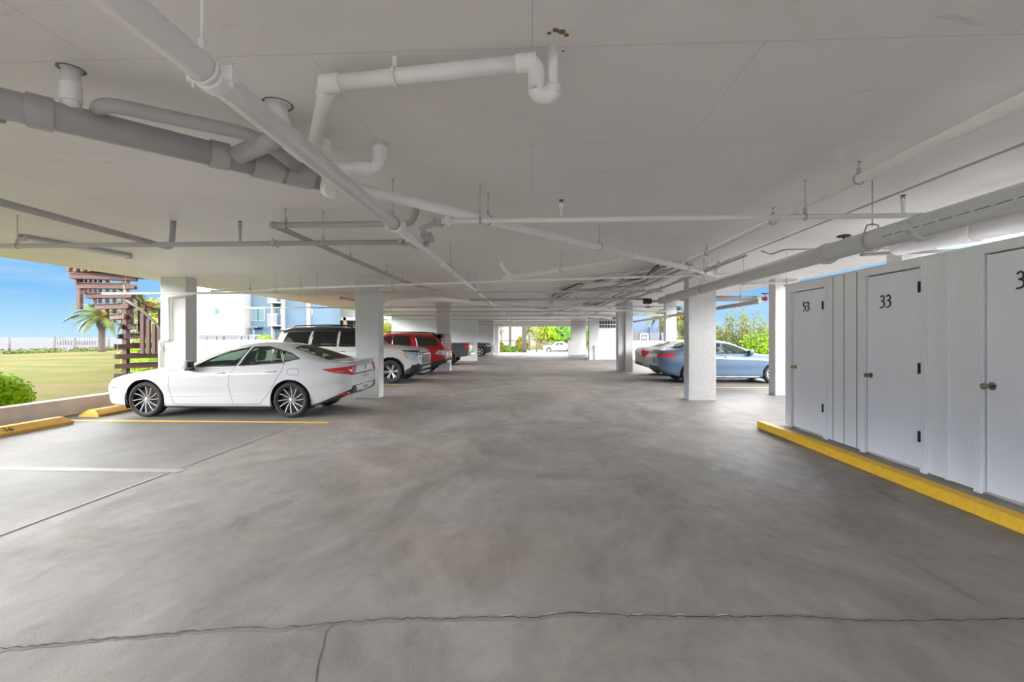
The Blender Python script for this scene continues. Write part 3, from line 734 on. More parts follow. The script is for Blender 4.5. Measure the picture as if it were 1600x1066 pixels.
cable_group('second cable tangle snaking below the first over the lane', [PZ(x, y, H(1.3)) for x, y in ((1045, 422), (1010, 440), (960, 452), (930, 455), (890, 460), (868, 470), (862, 478))], 7, .25)
cable_group('far cable tangle above the exit opening', [PZ(x, y, H(1.3)) for x, y in ((1010, 452), (960, 466), (925, 476), (890, 484), (868, 490), (850, 494), (845, 497))], 8, .5)
for k, (px, py) in enumerate(((923, 477), (846, 484))):
    q = PZ(px, py, H(1.3)); b = bmesh.new(); bm_box(b, -.3, .3, -.25, .25, -.12, .1, .01, Matrix.Translation(q)); 
    b2 = b; tag(obj('junction_box', b2, M_SPR, org=q), ['grey box hanging among the cables left of the vents', 'grey box hanging in the middle of the far ceiling'][k], 'junction box')

# light fixtures
def strip_light(p, q, label):
    p = Vector(p); q = Vector(q); L = (q - p).length; M = axes(p, (q - p).normalized(), Vector((0, 0, 1)).cross((q - p).normalized()), (0, 0, 1))
    t = Thing('strip_light', p, label, 'ceiling light', 'strip lights on the ceiling')
    b = bmesh.new(); bm_box(b, 0, L, -.06, .06, -.05, 0, .008, M); t.part('housing', b, M_PVCG)
    b = bmesh.new(); bm_box(b, .03, L - .03, -.05, .05, -.10, -.045, .02, M); t.part('diffuser', b, mat('light_diffuser', (.72, .70, .62), .4))
    for x in (0, L - .04):
        b = bmesh.new(); bm_box(b, x, x + .04, -.062, .062, -.105, 0, .006, M); t.part('end_cap', b, M_SPR)
strip_light(PZ(33, 366, CEIL), PZ(203, 396, CEIL), 'long strip light at the left edge behind the grey pipe')
strip_light(PZ(533, 464, CEIL), PZ(560, 470, CEIL), 'strip light half hidden by the first left column')
# downpipe on the outer left column
cx = PY(268, 500, 11.35)
pp = [PY(286, 462, 11.29), PY(263, 463.5, 11.29), PY(264.5, 531, 11.29), PY(250, 532, 11.29), PY(251, 600, 11.29)]
pp = [PY(300, 460.5, 11.29)] + pp[1:4] + [Vector((pp[3].x, 11.29, .02))]
DP = Pipe('column_downpipe', 'white stepped downpipe on the column behind the sedan hood', pp, .035, M_PVC, bend=.08)
DP.coupling(PY(251.5, 545, 11.29), Vector((0, 0, 1)))
q = PY(929, 548, 31.15)
b = bmesh.new(); tube(b, [(q.x, q.y, 0), (q.x, q.y, .85)], .03, 8); bm_box(b, q.x - .06, q.x + .06, q.y - .05, q.y + .05, .8, .98)
tag(obj('standpipe', b, M_PVCG, org=(q.x, q.y, 0)), 'thin grey standpipe at the foot of the column beside the vents', 'standpipe')
# ================================================================ cars
def paint(name, col, metal=0.0, rough=.28):
    return mat(name, col, rough, metal=metal, coat=.8)
M_TIRE = mat('tyre_rubber', (.028, .028, .03), .75, bump=.1, bscale=90)
M_TRIM = mat('black_car_trim', (.02, .02, .022), .35)
M_PLAST = mat('dark_grey_plastic', (.045, .047, .05), .6)
M_CHROME = mat('chrome', (.75, .76, .78), .12, metal=1)
M_ALLOY = mat('machined_alloy', (.72, .70, .70), .28, metal=.55)
M_RIMD = mat('dark_rim', (.04, .035, .035), .4, metal=.5)
M_SEAT = mat('beige_seat', (.42, .40, .36), .7)
M_LINE = mat('interior_lining', (.16, .155, .15), .8)
M_TAIL = mat('tail_light_red', (.55, .015, .02), .12, coat=1)
M_TAILD = mat('tail_light_dark', (.12, .01, .015), .12, coat=1)
M_LENS = mat('headlight_lens', (.42, .46, .52), .08, coat=1)
M_AMBER = mat('amber_lens', (.85, .30, .08), .2, coat=1)
M_GLASS = glass('car_glass', (.03, .05, .045), .28)
M_TINT = glass('tinted_glass', (.012, .014, .016), .82)
M_GLOSS = mat('dark_window', (.012, .015, .017), .04, spec=.8, coat=1)
M_PLATE = mat('licence_plate', (.72, .74, .68), .5, col2=(.50, .60, .50), nscale=9)

def curve(tab, x):
    n = len(tab)
    if x <= tab[0][0]: return tab[0][1]
    if x >= tab[-1][0]: return tab[-1][1]
    for i in range(n - 1):
        if x <= tab[i + 1][0]: break
    def sl(k):
        if k <= 0 or k >= n - 1: return (tab[min(k + 1, n - 1)][1] - tab[max(k - 1, 0)][1]) / (tab[min(k + 1, n - 1)][0] - tab[max(k - 1, 0)][0])
        a = (tab[k][1] - tab[k - 1][1]) / (tab[k][0] - tab[k - 1][0]); c = (tab[k + 1][1] - tab[k][1]) / (tab[k + 1][0] - tab[k][0])
        return 0 if a * c <= 0 else 2 * a * c / (a + c)
    h = tab[i + 1][0] - tab[i][0]; t = (x - tab[i][0]) / h
    return ((2 * t ** 3 - 3 * t * t + 1) * tab[i][1] + (t ** 3 - 2 * t * t + t) * h * sl(i) + (-2 * t ** 3 + 3 * t * t) * tab[i + 1][1] + (t ** 3 - t * t) * h * sl(i + 1))
def sstep(a, b_, x):
    t = max(0, min(1, (x - a) / (b_ - a))); return t * t * (3 - 2 * t)

def hull(S):
    L = S['L']; bm = bmesh.new(); rs = []
    xs = []
    x = 0
    marks = [0, .015, .04, .08, .14]
    xs = marks + [.22 + (L - .44) * i / 84 for i in range(85)] + [L - m for m in reversed(marks)]
    for x in xs:
        zb, zs, zt, w = curve(S['bot'], x), curve(S['belt'], x), curve(S['top'], x), curve(S['w'], x)
        zt = max(zt, zs + .004); hz = zt - zs; g = sstep(.12, .42, hz)
        n = 2.1 + S.get('box', 2.2) * g; k = S.get('tumble', .27) * g
        half = [(0, zb), (w * .45, zb), (w * .80, zb), (w * .90, zb + .015)]
        NL = 18
        for j in range(NL + 1):
            t = j / NL; z = zb + .05 + (zs - zb - .05) * t
            y = w * (.945 + .055 * math.sin(PI / 2 * min(t / .62, 1)))
            y -= w * .012 * math.exp(-((t - .33) / .12) ** 2)
            y += w * .004 * math.exp(-((t - .80) / .05) ** 2)
            if t > .72: y -= w * S.get('shoulder', .055) * ((t - .72) / .28) ** 2
            half.append((y, z))
        ys = half[-1][0]; NU = 30
        ledge = .035 * g
        for j in range(1, NU + 1):
            s = j / NU; s = s * s * (3 - 2 * s) * .6 + s * .4; ph = PI / 2 * s
            a, b_ = max(math.cos(ph), 0) ** (2 / n), math.sin(ph) ** (2 / n)
            half.append(((ys - ledge * min(1, b_ * 12)) * a * (1 - k * b_), zs + hz * b_))
        half[-1] = (0, zt)
        ring = [Vector((x, -y, z)) for y, z in half] + [Vector((x, y, z)) for y, z in half[-2:0:-1]]
        rs.append(ring)
    def cap(ring, sgn, first):
        c = sum(ring, Vector()) / len(ring); out = []
        for sc, dx in ((.985, .006), (.9, .014), (.7, .022), (.45, .028), (.2, .03)):
            out.append([c + (p - c) * sc + Vector((sgn * dx, 0, 0)) for p in ring])
        return out
    front = cap(rs[0], -1, True)[::-1]; back = cap(rs[-1], 1, False)
    rings(bm, front + rs + back)
    bm.transform(Matrix.Translation((-L / 2, 0, 0)))
    bmesh.ops.recalc_face_normals(bm, faces=bm.faces[:]); bm.normal_update()
    return bm
AX = {'y': (0, 2), 'x': (1, 2), 'z': (0, 1)}
def sel(bm, axis, sgn, poly, mrg=.12, mn=.12):
    i, j = AX[axis]; k = 'xyz'.index(axis)
    a0, a1 = min(p[0] for p in poly) - mrg, max(p[0] for p in poly) + mrg
    b0, b1 = min(p[1] for p in poly) - mrg, max(p[1] for p in poly) + mrg
    out = []
    for f in bm.faces:
        if f.normal[k] * sgn < mn: continue
        c = f.calc_center_median()
        if axis == 'y' and c.y * sgn <= 0: continue
        if axis == 'x' and c.x * sgn <= 0: continue
        if a0 < c[i] < a1 and b0 < c[j] < b1: out.append(f)
    return out
def planes(axis, poly):
    i, j = AX[axis]; n = len(poly); cx = sum(p[0] for p in poly) / n; cy = sum(p[1] for p in poly) / n
    for q in range(n):
        p, r = poly[q], poly[(q + 1) % n]
        nx, ny = (r[1] - p[1]), -(r[0] - p[0]); l = math.hypot(nx, ny)
        if l < 1e-9: continue
        nx /= l; ny /= l
        if (cx - p[0]) * nx + (cy - p[1]) * ny > 0: nx, ny = -nx, -ny
        co = [0, 0, 0]; no = [0, 0, 0]; co[i], co[j] = p; no[i], no[j] = nx, ny
        yield Vector(co), Vector(no)
def inside(axis, poly, c):
    i, j = AX[axis]
    return all((c - co).dot(no) <= 1e-6 for co, no in planes(axis, poly))
def hole(bm, axis, sgn, poly, mn=.12):
    fs = sel(bm, axis, sgn, poly, mn=mn)
    for co, no in planes(axis, poly):
        g = set(fs); ge = set(e for f in fs for e in f.edges); gv = set(v for f in fs for v in f.verts)
        r = bmesh.ops.bisect_plane(bm, geom=list(g) + list(ge) + list(gv), plane_co=co, plane_no=no)
        fs = [x for x in r['geom'] if isinstance(x, bmesh.types.BMFace)]
    dead = [f for f in fs if inside(axis, poly, f.calc_center_median())]
    bmesh.ops.delete(bm, geom=dead, context='FACES')
def patch(src, axis, sgn, poly, eps=.003, thick=.003, cut=None, mn=.12):
    bm = bmesh.new(); mp = {}; fs = sel(src, axis, sgn, poly, mn=mn)
    for f in fs:
        for v in f.verts:
            if v not in mp: mp[v] = (bm.verts.new(v.co), v.normal.copy())
    for f in fs: nf = bm.faces.new([mp[v][0] for v in f.verts]); nf.smooth = True
    for v, nrm in mp.values(): v.co += nrm * eps
    for co, no in planes(axis, poly):
        bmesh.ops.bisect_plane(bm, geom=bm.verts[:] + bm.edges[:] + bm.faces[:], plane_co=co, plane_no=no, clear_outer=True)
    if cut:
        for co, no in planes(axis, cut):
            bmesh.ops.bisect_plane(bm, geom=bm.verts[:] + bm.edges[:] + bm.faces[:], plane_co=co, plane_no=no)
        bmesh.ops.delete(bm, geom=[f for f in bm.faces if inside(axis, cut, f.calc_center_median())], context='FACES')
    if thick and bm.faces:
        k = 'xyz'.index(axis)
        bmesh.ops.recalc_face_normals(bm, faces=bm.faces[:])
        if sum(f.normal[k] for f in bm.faces) * sgn < 0: bmesh.ops.reverse_faces(bm, faces=bm.faces[:])
        bmesh.ops.solidify(bm, geom=bm.faces[:], thickness=thick)
    return bm
def grow(poly, d):
    n = len(poly); cx = sum(p[0] for p in poly) / n; cy = sum(p[1] for p in poly) / n; out = []
    A = sum(poly[i][0] * poly[(i + 1) % n][1] - poly[(i + 1) % n][0] * poly[i][1] for i in range(n)); s = 1 if A > 0 else -1
    for i in range(n):
        p0, p1, p2 = poly[i - 1], poly[i], poly[(i + 1) % n]
        def nr(a, b_):
            l = math.hypot(b_[0] - a[0], b_[1] - a[1]); return ((b_[1] - a[1]) / l * s, -(b_[0] - a[0]) / l * s)
        n1, n2 = nr(p0, p1), nr(p1, p2); mx, my = n1[0] + n2[0], n1[1] + n2[1]; q = max(mx * mx + my * my, .35)
        out.append((p1[0] + 2 * d * mx / q, p1[1] + 2 * d * my / q))
    return out
def merge(*bms):
    o = bmesh.new()
    for x in bms: join(o, x)
    return o
def yat(src, x, z, sgn):
    best = None
    for f in src.faces:
        if f.normal.y * sgn < .1: continue
        c = f.calc_center_median(); d = (c.x - x) ** 2 + (c.z - z) ** 2
        if best is None or d < best[0]: best = (d, c.y)
    return best[1]

def wheel_part(root, x, y, R, width, rr, style, sgn):
    # tyre with the rim as its sub-part, spin axis along Y
    M = Matrix.Translation((x, y, R)) @ Matrix.Rotation(PI / 2, 4, 'X')
    if sgn > 0: M = Matrix.Translation((x, y, R)) @ Matrix.Rotation(-PI / 2, 4, 'X')
    h = width / 2
    b = bmesh.new()
    lathe(b, [(rr, -h * .8), (rr + .02, -h * .95), (R - .05, -h), (R - .012, -h * .85), (R, -h * .6), (R, h * .6), (R - .012, h * .85), (R - .05, h), (rr + .02, h * .97), (rr, h * .85), (rr - .012, h * .6), (rr - .012, -h * .6)], M, 44, loop=True)
    w = obj('wheel', b, M_TIRE, root, smooth=True)
    b = bmesh.new()
    lathe(b, [(rr, h * .80), (rr + .004, h * .88), (rr - .012, h * .86), (rr - .022, h * .5), (rr - .03, -h * .6), (rr - .035, -h * .6), (rr - .03, h * .4)], M, 44)
    o = obj('rim_barrel', b, M_ALLOY if style['c'] != 'dark' else M_RIMD, w, smooth=True)
    b = bmesh.new(); lathe(b, [(0, h * .10), (rr - .02, h * .05), (rr - .02, h * .0), (0, h * .0)], M, 30); obj('brake_disc', b, M_RIMD, w)
    b = bmesh.new(); n = style['n']
    for k in range(n):
        for off in style['off']:
            a = 2 * PI * k / n + off + .1
            c, s = math.cos(a), math.sin(a); tw = style.get('twist', 0)
            def P(r, t, z): 
                aa = a + tw * (r / rr) 
                return M @ Vector((r * math.cos(aa) - t * math.sin(aa), r * math.sin(aa) + t * math.cos(aa), z))
            r0, r1 = .04, rr - .012; w0, w1 = style['w']
            secs = []
            for q in range(5):
                u = q / 4; r = r0 + (r1 - r0) * u; ww = w0 + (w1 - w0) * u; zz = h * (.62 + .2 * u)
                secs.append([P(r, -ww, zz - .028), P(r, ww, zz - .028), P(r, ww * .8, zz), P(r, -ww * .8, zz)])
            rings(b, secs)
    for f in b.faces: f.smooth = False
    obj('spokes', b, style['m'], w)
    b = bmesh.new(); lathe(b, [(0, h * .5), (.034, h * .5), (.034, h * .68), (.02, h * .74), (0, h * .74)], M, 20); obj('hub_cap', b, M_ALLOY, w)
    return w
def seat_bm(x, y, z, face=1):
    b = bmesh.new()
    bm_box(b, x - .25, x + .25, y - .25, y + .25, z, z + .14, .05)
    M = Matrix.Translation((x + face * .24, y, z + .05)) @ Matrix.Rotation(face * .25, 4, 'Y')
    bm_box(b, -.06, .06, -.24, .24, 0, .60, .05, M)
    bm_box(b, -.045, .045, -.13, .13, .63, .83, .04, M)
    for s in (-.05, .05): tube(b, [M @ Vector((0, s, .55)), M @ Vector((0, s, .68))], .007, 6)
    return b

def build_car(S, name, loc, rot, label, cat, body_m, decals=True):
    L = S['L']; T = Thing(name, (0, 0, 0), label, cat); R = T.o
    src = hull(S)
    sx = lambda x: x - L / 2
    body = src.copy()
    wh = S['wheels']; wr = S['wr']; ar = S.get('arch', wr + .045)
    for wx in wh:
        for sg in (-1, 1):
            pl = [(sx(wx) + ar * math.cos(2 * PI * k / 28), wr + .01 + ar * math.sin(2 * PI * k / 28)) for k in range(28)]
            pl = [(a, max(z, -.2)) for a, z in pl]
            hole(body, 'y', sg, pl, mn=-.35)
    see = S.get('see', False)
    wins = [[(sx(a), z) for a, z in w] for w in S['win']]
    if see:
        for w in wins:
            for sg in (-1, 1): hole(body, 'y', sg, w)
        if 'ws' in S: hole(body, 'z', 1, [(sx(a), y) for a, y in S['ws']], mn=.05)
        if 'rw' in S: hole(body, 'z', 1, [(sx(a), y) for a, y in S['rw']], mn=.05)
    lin = None
    if see:
        lin = body.copy(); lin.normal_update()
        for v in lin.verts: v.co -= v.normal * .022
        o = T.part('interior_lining', lin, M_LINE, smooth=True)
    T.part('body', body, body_m, smooth=True)
    # wheel wells
    for wx in wh:
        for sg in (-1, 1):
            b = bmesh.new()
            y0 = sg * (curve(S['w'], wx) - .30); y1 = sg * (curve(S['w'], wx) - .035)
            rs = []
            for k in range(25):
                a = -.15 * PI + 1.3 * PI * k / 24
                rs.append([Vector((sx(wx) + ar * 1.03 * math.cos(a), y, wr + .01 + ar * 1.03 * math.sin(a))) for y in (y0, y1)])
            rings(b, rs, closed=False)
            bm_box(b, sx(wx) - ar, sx(wx) + ar, y0 - .01, y0 + .01, .2, wr + ar * .9)
            T.part('wheel_well', b, M_TRIM)
    b = bmesh.new(); bm_box(b, sx(wh[0]) + ar, sx(wh[1]) - ar, -.75, .75, .17, .24)
    for wx in wh: bm_box(b, sx(wx) - .05, sx(wx) + .05, -.6, .6, wr - .05, wr + .05)
    T.part('underbody', b, M_TRIM)
    for wx in wh:
        for sg in (-1, 1):
            wheel_part(R, sx(wx), sg * (curve(S['w'], wx) - S.get('tw', .225) / 2 - .035), wr, S.get('tw', .225), S['rr'], S['style'], sg)
    gm = S.get('glassm', M_GLASS if see else M_GLOSS)
    for w in wins:
        for sg in (-1, 1):
            T.part('side_window', patch(src, 'y', sg, w, -.004 if see else .004), gm, smooth=True)
            T.part('window_seal', patch(src, 'y', sg, grow(w, .02), .003, cut=w), M_TRIM, smooth=True)
    for key, nm in (('ws', 'windshield'), ('rw', 'rear_window')):
        if key in S:
            pl = [(sx(a), y) for a, y in S[key]]
            if see: 
                T.part(nm, patch(src, 'z', 1, pl, -.004, mn=.05), gm, smooth=True)
                T.part('window_seal', patch(src, 'z', 1, grow(pl, .03), .002, cut=pl, mn=.05), M_TRIM, smooth=True)
            else: T.part(nm, patch(src, 'z', 1, pl, .003, mn=.05), gm, smooth=True)
    if 'chrome' in S:
        for seg in S['chrome']:
            for sg in (-1, 1): T.part('chrome_strip', patch(src, 'y', sg, [(sx(a), z) for a, z in seg], .007), M_CHROME, smooth=True)
    # seams
    for st in S.get('seams', []):
        for sg in (-1, 1):
            bb = []
            for (a, z1), (c, z2) in zip(st[:-1], st[1:]):
                l = math.hypot(c - a, z2 - z1); nx, nz = -(z2 - z1) / l * .0035, (c - a) / l * .0035
                bb.append(patch(src, 'y', sg, [(sx(a) + nx, z1 + nz), (sx(c) + nx, z2 + nz), (sx(c) - nx, z2 - nz), (sx(a) - nx, z1 - nz)], .001, .0015))
            T.part('door_seam', merge(*bb), M_SEAM)
    for (nm, axis, sg, poly, m, eps) in S.get('decals', []):
        pl = [(sx(p[0]), p[1]) if axis in 'yz' else p for p in poly]
        sgs = (-1, 1) if sg == 0 else (sg,)
        for s_ in sgs:
            cut = None
            if nm == 'arch_cladding':
                wx = min(wh, key=lambda q: abs(sx(q) - sum(p[0] for p in pl) / len(pl)))
                cut = [(sx(wx) + ar * math.cos(2 * PI * k / 28), wr + .01 + ar * math.sin(2 * PI * k / 28)) for k in range(28)]
            bb = patch(src, axis, s_, pl, eps, max(.004, eps), mn=.1, cut=cut)
            if bb.faces: T.part(nm, bb, m, smooth=True)
    for (a, z) in S.get('handles', []):
        for sg in (-1, 1):
            y = yat(src, sx(a), z, sg); b = bmesh.new()
            bm_box(b, sx(a) - .11, sx(a) + .11, y - .02 + sg * .022, y + .02 + sg * .022, z - .014, z + .016, .012)
            T.part('door_handle', b, S.get('handle_m', body_m), smooth=True)
    if 'mirror' in S:
        a, z = S['mirror']
        for sg in (-1, 1):
            y = yat(src, sx(a), z, sg); b = bmesh.new(); yy = y + sg * .13
            bm_box(b, sx(a) - .06, sx(a) + .075, yy - .10, yy + .10, z + .0, z + .15, .04)
            m_ = T.part('side_mirror', b, body_m, smooth=True)
            b = bmesh.new(); bm_box(b, sx(a) - .05, sx(a) + .06, min(y - sg * .02, yy), max(y - sg * .02, yy), z - .04, z + .01, .012)
            T.part('mirror_arm', b, M_TRIM, parent=m_)
            b = bmesh.new(); bm_box(b, sx(a) + .07, sx(a) + .082, yy - .085, yy + .085, z + .02, z + .135, .01)
            T.part('mirror_glass', b, M_GLOSS, parent=m_)
    if see:
        zf = S.get('seatz', .42)
        for (x_, ) in ((S['seats'][0],), (S['seats'][1],)):
            for y in (-.37, .37): T.part('seat', seat_bm(sx(x_), y, zf), M_SEAT, smooth=True)
        x_ = S['seats'][0] - .95
        b = bmesh.new(); bm_box(b, sx(x_) - .2, sx(x_) + .18, -.68, .68, zf + .1, zf + .42, .06); T.part('dashboard', b, M_PLAST)
        b = bmesh.new(); torus(b, (sx(x_) + .36, -.37 * S.get('drive', -1) * -1, zf + .42), (1, 0, .45), .18, .015, 26, 8); tube(b, [(sx(x_) + .36, .37 * S.get('drive', -1), zf + .42), (sx(x_) + .1, .37 * S.get('drive', -1), zf + .3)], .03, 8)
        T.part('steering_wheel', b, M_TRIM, smooth=True)
        b = bmesh.new(); bm_box(b, sx(S['seats'][0]) - 1.2, sx(S['seats'][1]) + .7, -.78, .78, zf - .16, zf - .10); T.part('cabin_floor', b, M_LINE)
        b = bmesh.new(); bm_box(b, sx(S['seats'][1]) + .5, sx(S['seats'][1]) + .95, -.62, .62, zf - .1, S.get('shelf', .9)); T.part('parcel_shelf', b, M_LINE)
    R.location = loc; R.rotation_euler = (0, 0, rot)
    return T, src

def side_text(T, txt, size, M, m, nm='lettering'):
    T.part(nm, text_bm(txt, size, .003, M), m)

ST_TWIN = dict(n=6, off=(-.2, .2), w=(.013, .010), twist=0, m=M_ALLOY, c='dark')
ST_HERO = dict(n=6, off=(-.22, .24), w=(.006, .0085), twist=.22, m=M_ALLOY, c='dark')
ST_5 = dict(n=5, off=(0,), w=(.035, .022), m=M_ALLOY, c='x')
ST_OFF = dict(n=6, off=(-.14, .14), w=(.010, .015), m=M_ALLOY, c='dark')
ST_RED = dict(n=6, off=(0,), w=(.03, .03), m=M_RIMD, c='dark')

# ---- the white sedan
P_WHITE = paint('pearl_white_paint', (.60, .60, .62))
hero = dict(L=4.9, wheels=(.94, 3.79), wr=.343, rr=.262, tw=.235, arch=.388, style=ST_HERO, see=True, box=1.6, tumble=.30, shoulder=.06,
    top=[(0, .60), (.05, .70), (.25, .80), (.6, .88), (1.0, .945), (1.4, .995), (1.62, 1.02), (1.9, 1.16), (2.3, 1.335), (2.65, 1.42), (3.0, 1.447), (3.35, 1.435), (3.7, 1.375), (4.1, 1.25), (4.45, 1.12), (4.68, 1.075), (4.83, 1.085), (4.88, 1.06), (4.9, 1.0)],
    belt=[(0, .52), (.1, .66), (.4, .765), (.9, .87), (1.5, .94), (2, .965), (3, .995), (3.7, 1.03), (4.2, 1.05), (4.6, 1.045), (4.85, 1.03), (4.9, .97)],
    bot=[(0, .30), (.15, .22), (.5, .19), (1.3, .185), (3.4, .185), (4.1, .21), (4.5, .30), (4.75, .40), (4.9, .46)],
    w=[(0, .60), (.05, .70), (.18, .81), (.45, .88), (.9, .92), (1.6, .925), (3.2, .93), (3.9, .93), (4.35, .90), (4.65, .85), (4.82, .78), (4.9, .70)],
    win=[[(1.95, .992), (2.13, 1.12), (2.42, 1.255), (2.80, 1.335), (2.70, 1.015)],
         [(2.78, 1.02), (2.90, 1.345), (3.17, 1.352), (3.46, 1.29), (3.60, 1.083)],
         [(3.64, 1.088), (3.53, 1.27), (3.70, 1.225), (3.88, 1.14)]],
    ws=[(1.72, -.66), (1.68, 0), (1.72, .66), (2.38, .52), (2.40, 0), (2.38, -.52)],
    rw=[(3.72, -.50), (3.70, 0), (3.72, .50), (4.42, .60), (4.46, 0), (4.42, -.60)],
    seats=(2.5, 3.35), drive=1, shelf=.95,
    mirror=(1.86, .95), handles=[(2.42, .865), (3.42, .895)],
    chrome=[[(1.80, .965), (1.80, .975), (2.75, .997), (2.75, .985)], [(2.75, .985), (2.75, .997), (3.66, 1.062), (3.68, 1.05)],
            ],
    seams=[[(1.68, .95), (1.46, .90), (1.43, .60), (1.50, .30), (1.55, .26)], [(2.735, 1.0), (2.62, .80), (2.60, .60), (2.68, .26)], [(3.66, 1.08), (3.64, .92), (3.50, .68), (3.36, .46), (3.20, .27)], [(1.55, .26), (2.68, .26)], [(2.68, .26), (3.2, .27)],
           [(3.76, .94), (3.94, .95), (3.97, .92), (3.96, .86), (3.94, .83), (3.78, .83), (3.75, .86), (3.76, .94)]],
    decals=[('side_marker', 'y', 0, [(.26, .565), (.38, .57), (.38, .60), (.26, .60)], M_AMBER, .004),
        ('headlight', 'y', 0, [(.06, .655), (.30, .70), (.62, .80), (.58, .815), (.26, .745), (.07, .70)], M_LENS, .004),
        ('sill_trim', 'y', 0, [(1.36, .19), (3.38, .19), (3.38, .215), (1.36, .215)], M_PLAST, .004),
        ('character_line', 'y', 0, [(1.36, .405), (2.6, .43), (2.6, .438), (1.36, .425)], P_WHITE, .008),
        ('character_line', 'y', 0, [(2.72, .43), (3.25, .465), (3.25, .475), (2.72, .445)], P_WHITE, .008),
        ('rear_bumper_trim', 'y', 0, [(4.19, .12), (4.9, .30), (4.9, .54), (4.19, .22)], M_PLAST, .005),
        ('tail_light', 'y', 0, [(4.38, .935), (4.62, .865), (4.93, .82), (4.93, .93), (4.9, .985), (4.7, .965)], M_TAIL, .005),
        ('tail_light', 'x', 1, [(-.72, .815), (-.60, .83), (-.52, .90), (-.45, 1.0), (-.72, .985)], M_TAIL, .006),
        ('tail_light', 'x', 1, [(.72, .815), (.60, .83), (.52, .90), (.45, 1.0), (.72, .985)], M_TAIL, .006),
        ('tail_light_bar', 'x', 1, [(-.72, .815), (.72, .815), (.72, .842), (-.72, .842)], M_TAILD, .008),
        ('rear_bumper_trim', 'x', 1, [(-.72, .42), (.72, .42), (.66, .60), (-.66, .60)], M_PLAST, .006),
        ('plate_recess', 'x', 1, [(-.45, .47), (.45, .47), (.53, .59), (-.53, .59)], P_WHITE, .01),
        ('licence_plate', 'x', 1, [(-.155, .465), (.155, .465), (.155, .595), (-.155, .595)], M_PLATE, .018),
        ('reflector', 'y', 0, [(4.66, .40), (4.86, .44), (4.86, .48), (4.68, .45)], M_TAIL, .012),
        ('front_grille', 'x', -1, [(-.5, .36), (.5, .36), (.58, .62), (-.58, .62)], M_TRIM, .006),
    ])
def rear_x(S): return S['L'] / 2
T, src = build_car(hero, 'white_sedan', (0, 0, 0), 0, 'white four-door sedan parked nose to the low wall at left', 'car', P_WHITE)
b = bmesh.new(); bm_box(b, 1.28, 1.43, -.012, .012, 1.235, 1.325, .008, Matrix.Rotation(.0, 4, 'Y')); T.part('roof_antenna', b, M_TRIM)
side_text(T, 'S O N A T A', .075, axes((2.45 + .033, 0, .755), (0, 1, 0), (0, 0, 1), (1, 0, 0)), M_CHROME)
b = bmesh.new(); torus(b, (2.483, 0, .93), (1, 0, 0), .055, .006, 24, 6); tube(b, [(2.486, -.03, .90), (2.486, -.012, .96)], .006, 6); tube(b, [(2.486, .012, .90), (2.486, .03, .96)], .006, 6); tube(b, [(2.486, -.022, .925), (2.486, .022, .935)], .006, 6)
T.part('emblem', b, M_CHROME)
b = bmesh.new(); bm_box(b, 2.22, 2.46, -.66, .66, 1.063, 1.088, .01); T.part('boot_lip_spoiler', b, P_WHITE)
b = bmesh.new()
for q in range(5): bm_box(b, 2.474, 2.488, -.11 + q * .05, -.085 + q * .05, .50, .56)
T.part('plate_characters', b, mat('plate_ink', (.08, .16, .12), .6))
wf = PZ(222, 653, 0); wb_ = PZ(453, 653, 0)
HY = 8.45 + .93; HX = (wf.x + wb_.x) / 2 + (4.9 / 2 - (.94 + 3.79) / 2)
T.o.location = (HX, HY, 0); T.o.rotation_euler = (0, 0, .02)
src.free()

